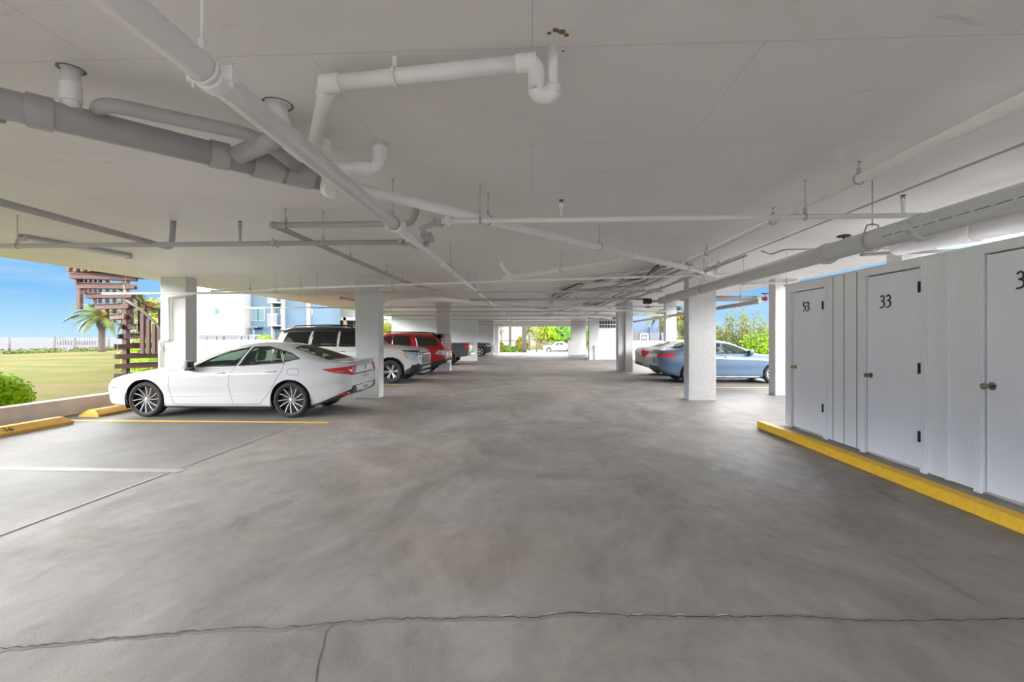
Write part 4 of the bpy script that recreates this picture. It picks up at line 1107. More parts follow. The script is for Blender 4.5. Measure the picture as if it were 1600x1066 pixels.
# ---- white sport utility vehicle, nose to the lane
P_SUVW = paint('off_white_paint', (.60, .59, .56))
suv = dict(L=5.1, wheels=(.95, 3.85), wr=.40, rr=.255, tw=.27, arch=.45, style=ST_OFF, see=True, glassm=M_TINT, box=2.8, tumble=.2, shoulder=.05,
    top=[(0, 1.02), (.04, 1.12), (.15, 1.19), (.5, 1.235), (1.2, 1.29), (1.42, 1.31), (1.75, 1.55), (2.1, 1.76), (2.45, 1.87), (3.0, 1.905), (4.2, 1.90), (4.75, 1.865), (4.9, 1.75), (5.02, 1.35), (5.1, 1.05)],
    belt=[(0, .95), (.1, 1.05), (.4, 1.12), (1.2, 1.17), (2, 1.18), (4, 1.2), (4.8, 1.2), (5.05, 1.1), (5.1, 1.0)],
    bot=[(0, .50), (.12, .36), (.5, .28), (1.4, .26), (3.6, .26), (4.5, .34), (5.1, .50)],
    w=[(0, .82), (.04, .88), (.15, .95), (.4, .985), (.9, 1.0), (4.2, 1.0), (4.8, .95), (5.05, .9), (5.1, .84)],
    win=[[(1.75, 1.24), (2.18, 1.66), (2.42, 1.72), (2.72, 1.74), (2.72, 1.25)], [(2.82, 1.25), (2.82, 1.745), (3.66, 1.745), (3.72, 1.26)], [(3.82, 1.27), (3.76, 1.745), (4.55, 1.72), (4.72, 1.30)]],
    ws=[(1.5, -.78), (1.45, 0), (1.5, .78), (2.2, .66), (2.22, 0), (2.2, -.66)],
    seats=(2.6, 3.5), seatz=.72, drive=1, shelf=1.1, mirror=(1.78, 1.2), handles=[(2.58, 1.08), (3.55, 1.09)], handle_m=M_CHROME,
    seams=[[(1.5, 1.2), (1.45, .9), (1.5, .4)], [(2.77, 1.22), (2.77, .4)], [(3.76, 1.22), (3.7, .9), (3.4, .5)]],
    decals=[('roof_skin', 'z', 1, [(2.25, -.72), (4.75, -.72), (4.75, .72), (2.25, .72)], M_TRIM, .004),
        ('roof_side', 'y', 0, [(2.1, 1.79), (2.3, 1.755), (4.6, 1.755), (4.75, 1.83), (4.6, 1.9), (2.4, 1.9)], M_TRIM, .005),
        ('arch_cladding', 'y', 0, [(.46, .25), (.5, .62), (.66, .82), (.85, .885), (1.05, .885), (1.25, .82), (1.42, .62), (1.48, .25)], M_PLAST, .006),
        ('arch_cladding', 'y', 0, [(3.36, .25), (3.4, .62), (3.56, .82), (3.75, .885), (3.95, .885), (4.15, .82), (4.32, .62), (4.38, .25)], M_PLAST, .006),
        ('sill_cladding', 'y', 0, [(1.45, .25), (3.4, .25), (3.4, .42), (1.45, .42)], M_PLAST, .006),
        ('bumper_cladding', 'y', 0, [(0, .32), (.46, .25), (.46, .44), (.25, .56), (.0, .68)], M_PLAST, .007),
        ('bumper_cladding', 'x', -1, [(-.95, .30), (.95, .30), (.95, .63), (-.95, .63)], M_PLAST, .007),
        ('headlight', 'y', 0, [(.02, .76), (.28, .80), (.40, .92), (.52, 1.08), (.02, 1.04)], M_LENS, .007),
        ('headlight_brow', 'y', 0, [(.02, 1.04), (.52, 1.08), (.60, 1.125), (.02, 1.10)], M_TRIM, .008),
        ('side_marker', 'y', 0, [(.36, .85), (.42, .85), (.50, 1.02), (.44, 1.02)], M_AMBER, .011),
        ('headlight', 'x', -1, [(-.80, .76), (-.62, .76), (-.58, 1.03), (-.80, 1.03)], M_LENS, .008),
        ('headlight', 'x', -1, [(.80, .76), (.62, .76), (.58, 1.03), (.80, 1.03)], M_LENS, .008),
        ('grille', 'x', -1, [(-.57, .66), (.57, .66), (.54, 1.04), (-.54, 1.04)], M_TRIM, .008),
        ('tail_light', 'y', 0, [(4.78, .98), (5.0, .98), (5.0, 1.16), (4.82, 1.16)], M_TAIL, .006),
    ])
T, src = build_car(suv, 'white_sport_utility_vehicle', (0, 0, 0), 0, 'white three-row vehicle with black roof and roof rails, nose to the lane', 'car', P_SUVW)
b = bmesh.new()
for i in range(8):
    for j in range(4):
        y = -.48 + i * .137 + (j % 2) * .06; z = .72 + j * .085
        bm_box(b, -.022, .022, -.022, .022, -.012, .012, 0, Matrix.Translation((-2.575, y, z)) @ Matrix.Rotation(PI / 2, 4, 'Y') @ Matrix.Rotation(PI / 4, 4, 'Z'))
T.part('grille_diamonds', b, M_CHROME)
b = bmesh.new()
for i in range(6): bm_box(b, -2.60, -2.56, -.6 + i * .22, -.52 + i * .22, .47, .54, .01)
bm_box(b, -2.59, -2.5, -.55, .55, .33, .37, .015); T.part('skid_plate', b, M_ALLOY)
for sg in (-1, 1):
    b = bmesh.new(); tube(b, [(-.25, sg * .70, 1.83), (-.1, sg * .70, 1.95), (.7, sg * .70, 1.965), (1.75, sg * .70, 1.94), (1.95, sg * .70, 1.83)], .02, 8); T.part('roof_rail', b, M_TRIM)
b = bmesh.new(); bm_box(b, 2.05, 2.5, -.68, .68, 1.80, 1.84, .015, Matrix.Rotation(.02, 4, 'Y')); T.part('roof_spoiler', b, M_TRIM)
p = PZ(612, 599, 0)
SUVY = 14.95 + 1.0
T.o.rotation_euler = (0, 0, PI); T.o.location = (p.x + .95 - 2.55, SUVY, 0)
src.free()

# ---- red vehicle, tail to the lane
P_RED = paint('red_paint', (.60, .018, .024), metal=.25)
red = dict(L=5.0, wheels=(.95, 3.97), wr=.37, rr=.25, tw=.25, arch=.425, style=ST_RED, see=False, box=2.4, tumble=.24, shoulder=.06,
    top=[(0, .95), (.05, 1.02), (.4, 1.08), (1.3, 1.14), (1.5, 1.16), (1.85, 1.42), (2.3, 1.66), (2.7, 1.73), (3.4, 1.745), (4.1, 1.72), (4.5, 1.67), (4.72, 1.60), (4.86, 1.30), (4.95, 1.13), (5.0, 1.0)],
    belt=[(0, .85), (.3, 1.0), (1.3, 1.06), (2, 1.09), (4, 1.14), (4.8, 1.13), (4.95, 1.08), (5.0, .95)],
    bot=[(0, .45), (.2, .3), (.6, .24), (4.2, .24), (4.6, .36), (5.0, .48)],
    w=[(0, .75), (.1, .88), (.4, .95), (1, .985), (4, .99), (4.6, .955), (4.9, .87), (5.0, .78)],
    win=[[(1.85, 1.12), (2.2, 1.46), (2.5, 1.57), (2.72, 1.60), (2.72, 1.13)], [(2.80, 1.13), (2.80, 1.605), (3.45, 1.60), (3.62, 1.15)], [(3.86, 1.18), (3.72, 1.59), (4.5, 1.53), (4.72, 1.22)]],
    ws=[(1.55, -.75), (1.5, 0), (1.55, .75), (2.2, .6), (2.2, -.6)],
    rw=[(4.62, -.62), (4.60, 0), (4.62, .62), (4.86, .70), (4.87, 0), (4.86, -.70)],
    mirror=(1.85, 1.1), handles=[(2.5, .98), (3.45, 1.0)],
    seams=[[(2.76, 1.12), (2.76, .35)], [(3.70, 1.15), (3.6, .8), (3.4, .4)]],
    decals=[('sill_cladding', 'y', 0, [(1.4, .24), (3.55, .24), (3.55, .36), (1.4, .36)], M_PLAST, .006),
        ('bumper_cladding', 'y', 0, [(4.38, .25), (5.0, .42), (5.0, .64), (4.7, .60), (4.38, .52)], M_PLAST, .006),
        ('bumper_cladding', 'x', 1, [(-.9, .46), (.9, .46), (.85, .66), (-.85, .66)], M_PLAST, .006),
        ('tail_light', 'y', 0, [(4.60, .86), (5.0, .80), (5.0, 1.02), (4.74, 1.02)], M_LENS, .006),
        ('tail_light', 'x', 1, [(-.76, .80), (-.35, .78), (-.35, .92), (-.76, 1.02)], M_TAIL, .006),
        ('tail_light', 'x', 1, [(.76, .80), (.35, .78), (.35, .92), (.76, 1.02)], M_TAIL, .006),
        ('chrome_trim', 'x', 1, [(-.74, .74), (.74, .74), (.74, .775), (-.74, .775)], M_CHROME, .012),
        ('licence_plate', 'x', 1, [(-.155, .80), (.155, .80), (.155, .96), (-.155, .96)], mat('yellowish_plate', (.68, .66, .42), .5, noise=.2, nscale=20), .015),
        ('rear_skid', 'x', 1, [(-.45, .48), (.45, .48), (.45, .56), (-.45, .56)], M_ALLOY, .016),
    ])
T, src = build_car(red, 'red_sport_utility_vehicle', (0, 0, 0), 0, 'red tall vehicle with its tail to the lane, beside the second column', 'car', P_RED)
b = bmesh.new(); bm_box(b, 1.95, 2.40, -.62, .62, 1.645, 1.675, .012); T.part('roof_spoiler', b, M_TRIM)
b = bmesh.new(); bm_box(b, 1.75, 1.87, -.012, .012, 1.68, 1.76, .008); T.part('roof_antenna', b, M_TRIM)
b = bmesh.new(); tube(b, [(2.36, -.1, 1.20), (2.42, .25, 1.16)], .012, 6); T.part('rear_wiper', b, M_TRIM)
for sg in (-1, 1):
    b = bmesh.new(); tube(b, [(-.4, sg * .62, 1.70), (-.3, sg * .62, 1.775), (1.5, sg * .62, 1.765), (1.65, sg * .62, 1.69)], .016, 8); T.part('roof_rail', b, M_PLAST)
p = PZ(664, 582, 0)
T.o.location = (p.x + .1 - (3.97 - 2.5), 19.45, 0)
RX = T.o.location.x
src.free()

# ---- dark pickup, tail to the lane
P_GREY = paint('slate_grey_paint', (.10, .115, .13), metal=.4)
pk = dict(L=5.8, wheels=(.95, 4.6), wr=.40, rr=.25, tw=.26, arch=.46, style=ST_RED, see=False, box=2.4, tumble=.2, shoulder=.03,
    top=[(0, 1.0), (.1, 1.1), (1.3, 1.2), (1.5, 1.22), (1.9, 1.55), (2.3, 1.80), (2.8, 1.86), (3.5, 1.84), (3.75, 1.78), (4.0, 1.52), (4.2, 1.30), (4.5, 1.26), (5.6, 1.25), (5.8, 1.22)],
    belt=[(0, .9), (.3, 1.08), (1.3, 1.14), (3.8, 1.18), (5.7, 1.2), (5.8, 1.18)],
    bot=[(0, .5), (.3, .36), (1, .3), (5, .42), (5.8, .52)],
    w=[(0, .8), (.1, .9), (.4, .97), (5.6, .98), (5.75, .96), (5.8, .93)],
    win=[[(1.95, 1.22), (2.3, 1.6), (2.75, 1.7), (2.75, 1.22)], [(2.84, 1.22), (2.84, 1.7), (3.4, 1.68), (3.55, 1.24)]],
    rw=[(3.85, -.6), (3.85, .6), (4.1, .66), (4.1, -.66)], mirror=(1.95, 1.2), handles=[(2.6, 1.1), (3.4, 1.1)],
    seams=[[(2.8, 1.2), (2.8, .45)], [(3.95, 1.2), (3.95, .5)]],
    decals=[('tail_light', 'y', 0, [(5.58, .86), (5.8, .86), (5.8, 1.18), (5.58, 1.18)], M_TAIL, .006),
            ('tail_light', 'x', 1, [(.80, .86), (.93, .86), (.93, 1.18), (.80, 1.18)], M_TAIL, .006), ('tail_light', 'x', 1, [(-.80, .86), (-.93, .86), (-.93, 1.18), (-.80, 1.18)], M_TAIL, .006),
            ('licence_plate', 'x', 1, [(-.155, .62), (.155, .62), (.155, .76), (-.155, .76)], M_PLATE, .012)])
T, src = build_car(pk, 'grey_pickup_truck', (0, 0, 0), 0, 'slate grey pickup truck tail showing past the red vehicle', 'car', P_GREY)
b = bmesh.new(); bm_box(b, 2.82, 3.02, -.92, .92, .52, .68, .03); T.part('rear_bumper', b, M_CHROME)
q = PY(734, 540, 24.9); T.o.location = (q.x - 2.98, 25.9, 0); src.free()

# ---- dark vehicle, nose to the lane, far left bay
P_NAVY = paint('dark_blue_grey_paint', (.055, .07, .095), metal=.4)
far = dict(red); far.update(win=red['win'], decals=[('headlight', 'y', 0, [(.03, .78), (.38, .80), (.45, .95), (.05, .93)], M_LENS, .007), ('headlight', 'x', -1, [(-.72, .76), (-.5, .76), (-.48, .9), (-.72, .92)], M_LENS, .008), ('headlight', 'x', -1, [(.72, .76), (.5, .76), (.48, .9), (.72, .92)], M_LENS, .008), ('grille', 'x', -1, [(-.45, .5), (.45, .5), (.45, .88), (-.45, .88)], M_TRIM, .008)], style=ST_5)
far['wr'] = .40; far['rr'] = .28; far['arch'] = .45
T, src = build_car(far, 'dark_sport_utility_vehicle', (0, 0, 0), PI, 'dark blue-grey vehicle nose showing from the far left bay', 'car', P_NAVY)
q = PY(768, 545, 36.6); T.o.location = (q.x - 2.5, 37.4, 0); src.free()

# ---- blue sedan and silver sedan at right, tails to the lane
P_BLUE = paint('celestial_blue_paint', (.085, .14, .225), metal=.3)
blue = dict(L=4.63, wheels=(.92, 3.62), wr=.325, rr=.22, tw=.21, arch=.375, style=ST_5, see=True, box=1.8, tumble=.28, shoulder=.055, handle_m=M_CHROME,
    top=[(0, .60), (.05, .70), (.3, .82), (.8, .93), (1.2, .98), (1.4, 1.02), (1.8, 1.22), (2.2, 1.37), (2.55, 1.43), (3.0, 1.435), (3.4, 1.385), (3.8, 1.26), (4.12, 1.16), (4.4, 1.13), (4.55, 1.12), (4.63, 1.04)],
    belt=[(0, .52), (.1, .66), (.4, .79), (.9, .89), (1.5, .95), (2, .965), (3, 1.0), (3.7, 1.04), (4.3, 1.06), (4.55, 1.05), (4.63, .97)],
    bot=[(0, .28), (.15, .2), (.5, .175), (3.8, .175), (4.2, .26), (4.5, .36), (4.63, .42)],
    w=[(0, .58), (.05, .68), (.18, .78), (.45, .85), (.9, .885), (3.7, .89), (4.2, .86), (4.45, .80), (4.58, .72), (4.63, .66)],
    win=[[(1.58, .995), (1.98, 1.20), (2.35, 1.315), (2.50, 1.32), (2.62, 1.01)], [(2.68, 1.015), (2.60, 1.325), (3.0, 1.325), (3.30, 1.25), (3.52, 1.06)]],
    ws=[(1.46, -.62), (1.42, 0), (1.46, .62), (2.1, .5), (2.12, 0), (2.1, -.5)], rw=[(3.45, -.48), (3.43, 0), (3.45, .48), (4.0, .58), (4.03, 0), (4.0, -.58)],
    seats=(2.3, 3.1), drive=-1, shelf=.95, mirror=(1.72, .98), handles=[(2.42, .89), (3.3, .92)],
    seams=[[(1.50, .95), (1.40, .8), (1.42, .5), (1.5, .25)], [(2.65, 1.0), (2.62, .6), (2.62, .25)], [(3.56, 1.05), (3.4, .75), (3.15, .3)]],
    chrome=[[(1.4, .215), (1.4, .235), (3.2, .235), (3.2, .215)]],
    decals=[('tail_light', 'y', 0, [(4.05, .92), (4.60, .84), (4.62, .98), (4.3, 1.0)], M_TAIL, .006),
        ('tail_light', 'x', 1, [(-.67, .86), (-.25, .84), (-.25, .88), (-.45, .99), (-.67, 1.0)], M_TAIL, .006),
        ('tail_light', 'x', 1, [(.67, .86), (.25, .84), (.25, .88), (.45, .99), (.67, 1.0)], M_TAIL, .006),
        ('bumper_trim', 'x', 1, [(-.66, .36), (.66, .36), (.60, .55), (-.60, .55)], M_PLAST, .006),
        ('licence_plate', 'x', 1, [(-.155, .66), (.155, .66), (.155, .80), (-.155, .80)], M_TRIM, .012),
        ('plate_mark', 'x', 1, [(-.06, .69), (.06, .69), (.06, .78), (-.06, .78)], M_PLATE, .018),
        ('headlight', 'y', 0, [(.08, .66), (.6, .78), (.5, .84), (.08, .74)], M_LENS, .006)])
T, src = build_car(blue, 'blue_sedan', (0, 0, 0), PI, 'light blue four-door sedan half hidden by the front right column', 'car', P_BLUE)
q = PY(1019, 560, 16.6); p = PZ(1060, 597, 0)
T.o.location = (q.x + 2.32, 15.45 + .89, 0); src.free(); BX = T.o.location.x
P_SILV = paint('silver_white_paint', (.46, .46, .46), metal=.15)
sv = dict(blue); sv.update(see=False, L=4.63, decals=[('tail_light', 'x', 1, [(-.67, .80), (-.5, .80), (-.40, 1.03), (-.67, 1.03)], M_TAIL, .008), ('tail_light', 'x', 1, [(.67, .80), (.5, .80), (.40, 1.03), (.67, 1.03)], M_TAIL, .008),
    ('tail_light', 'y', 0, [(4.3, .98), (4.6, .74), (4.63, .74), (4.62, 1.02)], M_TAIL, .006),
    ('bumper_trim', 'x', 1, [(-.64, .38), (.64, .38), (.60, .52), (-.60, .52)], mat('maroon_lower_trim', (.12, .03, .035), .4), .006),
    ('licence_plate', 'x', 1, [(-.155, .64), (.155, .64), (.155, .79), (-.155, .79)], M_PLATE, .012)])
T, src = build_car(sv, 'silver_sedan', (0, 0, 0), PI, 'silver-white sedan behind the blue sedan', 'car', P_SILV)
q = PY(995, 550, 19.6); T.o.location = (q.x + 2.32, 19.3, 0); src.free()

# ---- white car and pickup in the street beyond the exit
P_W2 = paint('white_truck_paint', (.4, .4, .4))
tr = dict(pk); tr.update(see=False)
tr['decals'] = [('tail_light', 'y', 0, [(5.58, .86), (5.8, .86), (5.8, 1.18), (5.58, 1.18)], M_TAIL, .006), ('headlight', 'y', 0, [(.05, .85), (.4, .85), (.4, 1.02), (.05, 1.0)], M_LENS, .006)]
tr['style'] = ST_5
T, src = build_car(tr, 'white_pickup_truck', (0, 0, 0), 0, 'white pickup truck crossing in the street beyond the exit', 'car', P_W2)
STREET_Z = -1.12
q = PY(849, 540, 82); T.o.location = (q.x + 2.9, 82, STREET_Z); src.free()
tr2 = dict(blue); tr2.update(see=False, style=ST_5)
T, src = build_car(tr2, 'white_street_car', (0, 0, 0), 0, 'small white car in the street just past the pickup truck', 'car', P_W2)
q = PY(862, 540, 87); T.o.location = (q.x + 2.6, 87, STREET_Z); src.free()
# ================================================================ outdoors
M_GRASS = mat('lawn_grass', (.30, .30, .085), .9, col2=(.42, .345, .17), nscale=.5, bump=.5, bscale=60)
def grass_mat():
    m = M_GRASS; nt = m.node_tree; b = nt.nodes['Principled BSDF']; L = nt.links.new
    tc = nn(nt, 'ShaderNodeTexCoord'); mp = nn(nt, 'ShaderNodeMapping'); mp.inputs['Scale'].default_value = (.12, .25, 1); L(tc.outputs['Object'], mp.inputs[0])
    n1 = nn(nt, 'ShaderNodeTexNoise'); n1.inputs['Scale'].default_value = 1; n1.inputs['Detail'].default_value = 8; n1.inputs['Roughness'].default_value = .62; L(mp.outputs[0], n1.inputs['Vector'])
    r = nn(nt, 'ShaderNodeValToRGB'); e = r.color_ramp.elements; e[0].position = .40; e[0].color = (.075, .10, .009, 1); e[1].position = .60; e[1].color = (.15, .112, .045, 1)
    x = e.new(.5); x.color = (.112, .108, .02, 1); L(n1.outputs['Fac'], r.inputs['Fac'])
    n2 = nn(nt, 'ShaderNodeTexNoise'); n2.inputs['Scale'].default_value = 9; n2.inputs['Detail'].default_value = 8; n2.inputs['Roughness'].default_value = .8; L(tc.outputs['Object'], n2.inputs['Vector'])
    r2 = nn(nt, 'ShaderNodeValToRGB'); r2.color_ramp.elements[0].position = .3; r2.color_ramp.elements[0].color = (.62, .66, .6, 1); r2.color_ramp.elements[1].position = .7; r2.color_ramp.elements[1].color = (1.15, 1.15, 1.1, 1); L(n2.outputs['Fac'], r2.inputs['Fac'])
    mx = nn(nt, 'ShaderNodeMix', data_type='RGBA', blend_type='MULTIPLY'); mx.inputs[0].default_value = 1; L(r.outputs[0], mx.inputs[6]); L(r2.outputs[0], mx.inputs[7]); L(mx.outputs[2], b.inputs['Base Color'])
grass_mat()
M_SEA = mat('pale_sea_water', (.055, .058, .066), .9, spec=.1, noise=.06, nscale=.08, bump=.3, bscale=.6, stretch=(.3, 1.6, 1))
M_APRON = mat('sunlit_apron_concrete', (.095, .091, .087), .8, noise=.08, nscale=2)
M_STREET = mat('pale_asphalt', (.12, .118, .115), .85, noise=.08, nscale=2)
M_LEAFB = mat('bright_leaf', (.15, .28, .01), .5, col2=(.26, .40, .03), nscale=3)
M_HEDGE = mat('hedge_leaf', (.26, .46, .01), .5, col2=(.42, .60, .03), nscale=3)
M_LEAFD = mat('deep_leaf', (.06, .15, .025), .6, col2=(.15, .25, .05), nscale=2)
M_LEAFY = mat('yellow_green_leaf', (.17, .21, .02), .55, col2=(.26, .25, .05), nscale=2)
M_LEAFP = mat('sage_leaf', (.09, .125, .04), .6, col2=(.19, .20, .08), nscale=1.5)
M_TRUNK = mat('palm_trunk', (.075, .06, .052), .9, noise=.3, nscale=5, bump=.8, bscale=14)
M_ORG = mat('orange_frond_base', (.42, .20, .015), .6, noise=.15, nscale=6)
M_WOOD = mat('brown_stair_timber', (.085, .042, .035), .65, noise=.2, nscale=6, bump=.3, stretch=(1, 1, 6))
M_PILE = mat('grey_piling_wood', (.12, .11, .12), .9)
def poly_obj(name, pts, z, m, label, cat, kind='structure'):
    b = bmesh.new(); f = b.faces.new([b.verts.new((p[0], p[1], p[2] if len(p) > 2 else z)) for p in pts]); 
    bmesh.ops.triangulate(b, faces=b.faces[:])
    return tag(obj(name, b, m), label, cat, kind=kind)
sh0, sh1, sh2 = PZ(-500, 557, 0), PZ(0, 553, 0), PZ(190, 546.5, 0)
poly_obj('lawn', [(-120, -60), (-9.45, -60), (-9.45, 46.5), (-9.45, 62), (-30, 66), (sh2.x, sh2.y), (sh1.x, sh1.y), (sh0.x, sh0.y), (-120, sh0.y + 1)], -.03, M_GRASS, 'patchy green and straw lawn between the garage and the water', 'lawn')
poly_obj('sea', [(-3500, 30), (-20, 30), (-20, 60), (-2500, 3200), (-6000, 3200)], -1.0, M_SEA, 'pale silvery water out to the horizon', 'sea')
poly_obj('ground_right', [(8.6, -60), (120, -60), (120, 46.5), (8.6, 46.5)], -.03, M_APRON, 'sunlit pale concrete beyond the right edge of the garage', 'ground')
poly_obj('ground_drive', [(-9.45, 46.5, -.02), (120, 46.5, -.03), (120, 74, STREET_Z), (-9.45, 74, STREET_Z)], 0, M_APRON, 'pale drive sloping down from the exit to the street', 'ground')
poly_obj('street', [(-60, 74), (200, 74), (200, 96), (-60, 96)], STREET_Z, M_STREET, 'pale street beyond the exit', 'street')
poly_obj('ground_far', [(-60, 96), (200, 96), (600, 500), (-350, 500)], STREET_Z, M_GRASS, 'green ground across the street', 'ground')
poly_obj('ground_far_left', [(-30, 62, -.03), (-9.45, 60, -.03), (-9.45, 74, STREET_Z), (-60, 96, STREET_Z), (-350, 500, STREET_Z), (-60, 96, STREET_Z)], 0, M_GRASS, 'green ground beyond the lawn', 'ground')

def leaf_cloud(bm, c, R, n, size, rnd, shell=.55, flat=0.0):
    c = Vector(c)
    for _ in range(n):
        v = Vector((rnd.gauss(0, 1), rnd.gauss(0, 1), rnd.gauss(0, 1))).normalized() * (shell + (1 - shell) * rnd.random())
        p = c + Vector((v.x * R[0], v.y * R[1], v.z * R[2]))
        nrm = (v + Vector((rnd.uniform(-.7, .7), rnd.uniform(-.7, .7), rnd.uniform(-.2, .9)))).normalized()
        a, b_ = frame_of(nrm); t = rnd.random() * 6.28; d = a * math.cos(t) + b_ * math.sin(t); e = d.cross(nrm); s = size * rnd.uniform(.6, 1.3)
        vs = [bm.verts.new(p + q) for q in (d * s, e * s * .42 + nrm * s * .12, -d * s, -e * s * .42 + nrm * s * .12)]
        bm.faces.new(vs)
def core(bm, c, R, rnd, k=.8):
    t = bmesh.new(); bmesh.ops.create_icosphere(t, subdivisions=3, radius=1)
    for v in t.verts:
        s = k * (1 + rnd.uniform(-.08, .08)); v.co = Vector((c[0] + v.co.x * R[0] * s, c[1] + v.co.y * R[1] * s, c[2] + v.co.z * R[2] * s))
    join(bm, t)
def bush(name, blobs, size, n, m, label, cat='bush', seed=1, group=None, stem=True):
    rnd = random.Random(seed); base = Vector((blobs[0][0][0], blobs[0][0][1], min(b[0][2] - b[1][2] for b in blobs)))
    t = Thing(name, base, label, cat, group, kind='thing')
    b = bmesh.new()
    for c, R in blobs:
        core(b, c, R, rnd, .72); leaf_cloud(b, c, R, n, size, rnd)
    t.part('foliage', b, m)
    if stem:
        b = bmesh.new(); tube(b, [(base.x, base.y, base.z), (base.x + .02, base.y, blobs[0][0][2])], .04, 6); t.part('stem', b, M_TRUNK)
    return t
# bright hedge bush by the low wall
def at(px, d_y, z): 
    q = PY(px, 527, d_y); return (q.x, d_y, z)
for m_ in (M_GRASS, M_HEDGE, M_LEAFB, M_LEAFD, M_LEAFY, M_LEAFP, M_ORG): m_.node_tree.nodes['Principled BSDF'].inputs['Specular IOR Level'].default_value = .05
bush('hedge_bush', [((-10.35, 8.05, .52), (.50, .62, .50)), ((-10.45, 7.3, .45), (.5, .6, .5)), ((-10.15, 8.35, .4), (.36, .42, .4)), ((-10.3, 7.9, .78), (.34, .4, .28))], .05, 1500, M_HEDGE, 'bright green rounded bush at the left edge behind the low wall', seed=2)
# shrubs behind the stair
for k, (px, Y, z, R, sz, m, lab) in enumerate((
        (225, 17, .45, (.9, .8, .75), .09, M_LEAFB, 'bright green shrub low behind the spiral stair'),
        (238, 24, 1.5, (.9, .9, 1.5), .12, M_LEAFY, 'tall yellow-green shrub behind the stair balusters'),
        (213, 21, .6, (.7, .7, .75), .1, M_LEAFB, 'green shrub between the stair post and its balusters'),
        (600, 34, 1.5, (1.3, 1, 1.5), .14, M_LEAFY, 'yellow-green shrub seen past the first left column'),
        (414, 26, .9, (.75, .6, .88), .1, M_LEAFB, 'small green shrub at the end of the low white wall'),
        (245, 19.5, .8, (.7, .7, .8), .1, M_LEAFB, 'leafy shrub beside the outer left column'),)):
    bush('shrub', [(at(px, Y, z), R), (at(px + 8, Y + .6, z * .7), (R[0] * .8, R[1] * .8, R[2] * .7))], sz, 700, m, lab, seed=20 + k)
# vegetation strip along the seawall
rnd = random.Random(5)
b = bmesh.new()
for i in range(90):
    t = i / 89; p = sh0.lerp(sh1, (t - .35) / .3) if t < .65 else sh1.lerp(sh2, (t - .65) / .35)
    if t < .35: continue
    if .80 < t < .84: continue
    leaf_cloud(b, (p.x, p.y, .1), (.9, .5, .35), 60, .16, rnd)
tag(obj('shore_vegetation', b, M_LEAFP), 'low green growth along the water edge', 'vegetation', kind='stuff')
# palms
def frond_mesh(m_len=2.4, n=26):
    b = bmesh.new(); rnd = random.Random(9)
    P = [Vector((m_len * t, 0, .55 * m_len * math.sin(t * 1.9) * .55 - .75 * t * t * m_len * .55)) for t in [i / n for i in range(n + 1)]]
    tube(b, P, [.03 * (1 - .8 * i / n) for i in range(n + 1)], 5)
    for i in range(3, n + 1):
        t = i / n; L = .62 * math.sin(PI * min(1, t * .9 + .08)) * m_len / 2.4 + .08
        for s in (-1, 1):
            for q in (0, .5):
                o = P[i - 1].lerp(P[i], q); d = Vector((.55, s * .75, -.35 + rnd.uniform(-.12, .12))).normalized(); w = Vector((.035, 0, .0))
                e = o + d * L
                b.faces.new([b.verts.new(v) for v in (o - w, o + w, e)])
    me = bpy.data.meshes.new('frond'); b.to_mesh(me); b.free(); return me
FR = frond_mesh()
FR.materials.append(mat('palm_frond', (.07, .11, .025), .55, col2=(.15, .18, .05), nscale=1.2))
def palm(base, h, r, fl, n, label, orange=False, seed=1, name='palm_tree'):
    rnd = random.Random(seed); base = Vector(base); t = Thing(name, base, label, 'palm tree', kind='thing')
    b = bmesh.new()
    prof = [(0, r * 1.25), (.08, r * 1.0), (.5, r * .95), (.62, r * .95), (.72, r * 1.4), (.86, r * 1.75), (.97, r * 1.4), (1, r * .7)] if orange else [(0, r * 1.3), (.1, r), (.9, r * .9), (1, r * .8)]
    tube(b, [base + Vector((0, 0, h * a)) for a, _ in prof], [q for _, q in prof], 16); t.part('trunk', b, M_TRUNK)
    top = base + Vector((0, 0, h))
    if orange:
        b = bmesh.new()
        for k in range(46):
            a = rnd.random() * 6.28; e = rnd.uniform(-.2, 1.2); d = Vector((math.cos(a) * math.cos(e), math.sin(a) * math.cos(e), math.sin(e)))
            tube(b, [top + Vector((0, 0, -.3)), top + d * rnd.uniform(.5, .95)], [.06, .02], 5)
        t.part('fruit_stalks', b, M_ORG)
    for k in range(n):
        o = bpy.data.objects.new('frond', FR); COL.objects.link(o); o.parent = t.o; o.location = (0, 0, h - .05)
        el = -.9 + 1.9 * (k / n) + rnd.uniform(-.1, .1)
        o.rotation_euler = (rnd.uniform(-.2, .2), -el * .8 + .15, k * 2.39996 + rnd.uniform(-.2, .2)); s = fl / 2.4 * rnd.uniform(.85, 1.1); o.scale = (s, s, s)
    return t
q = PZ(159, 549.5, 0); palm(q, (q.y / 711) * 58, .30, 3.0, 26, 'date palm with orange crown standing on the lawn beside the spiral stair', True, 3)
q = at(229, 30, 0); palm(q, 3.55, .26, 2.3, 26, 'palm with orange crown behind the upper stair rail', True, 5)
q = at(246, 36, 0); palm(q, 3.1, .2, 2.3, 20, 'green palm crown beside the outer left column', False, 6)
q = at(218, 60, 0); palm(q, 2.4, .15, 1.3, 16, 'tiny distant palm between stair post and balusters', False, 7)
q = at(1065, 38, 0); palm(q, 3.0, .25, 2.4, 24, 'palm with orange fruit behind the right column', True, 8)
q = at(1034, 42, 0); palm(q, 3.8, .25, 2.0, 22, 'green palm crown left of the outer right column', False, 9)
q = at(819, 60, -.6); palm(q, 5.5, .30, 2.2, 18, 'tall palm trunk in the middle of the exit opening', False, 10)
q = at(827, 92, STREET_Z); palm(q, 4.1, .22, 1.9, 18, 'small palm standing right of the tall trunk beyond the exit', False, 12)
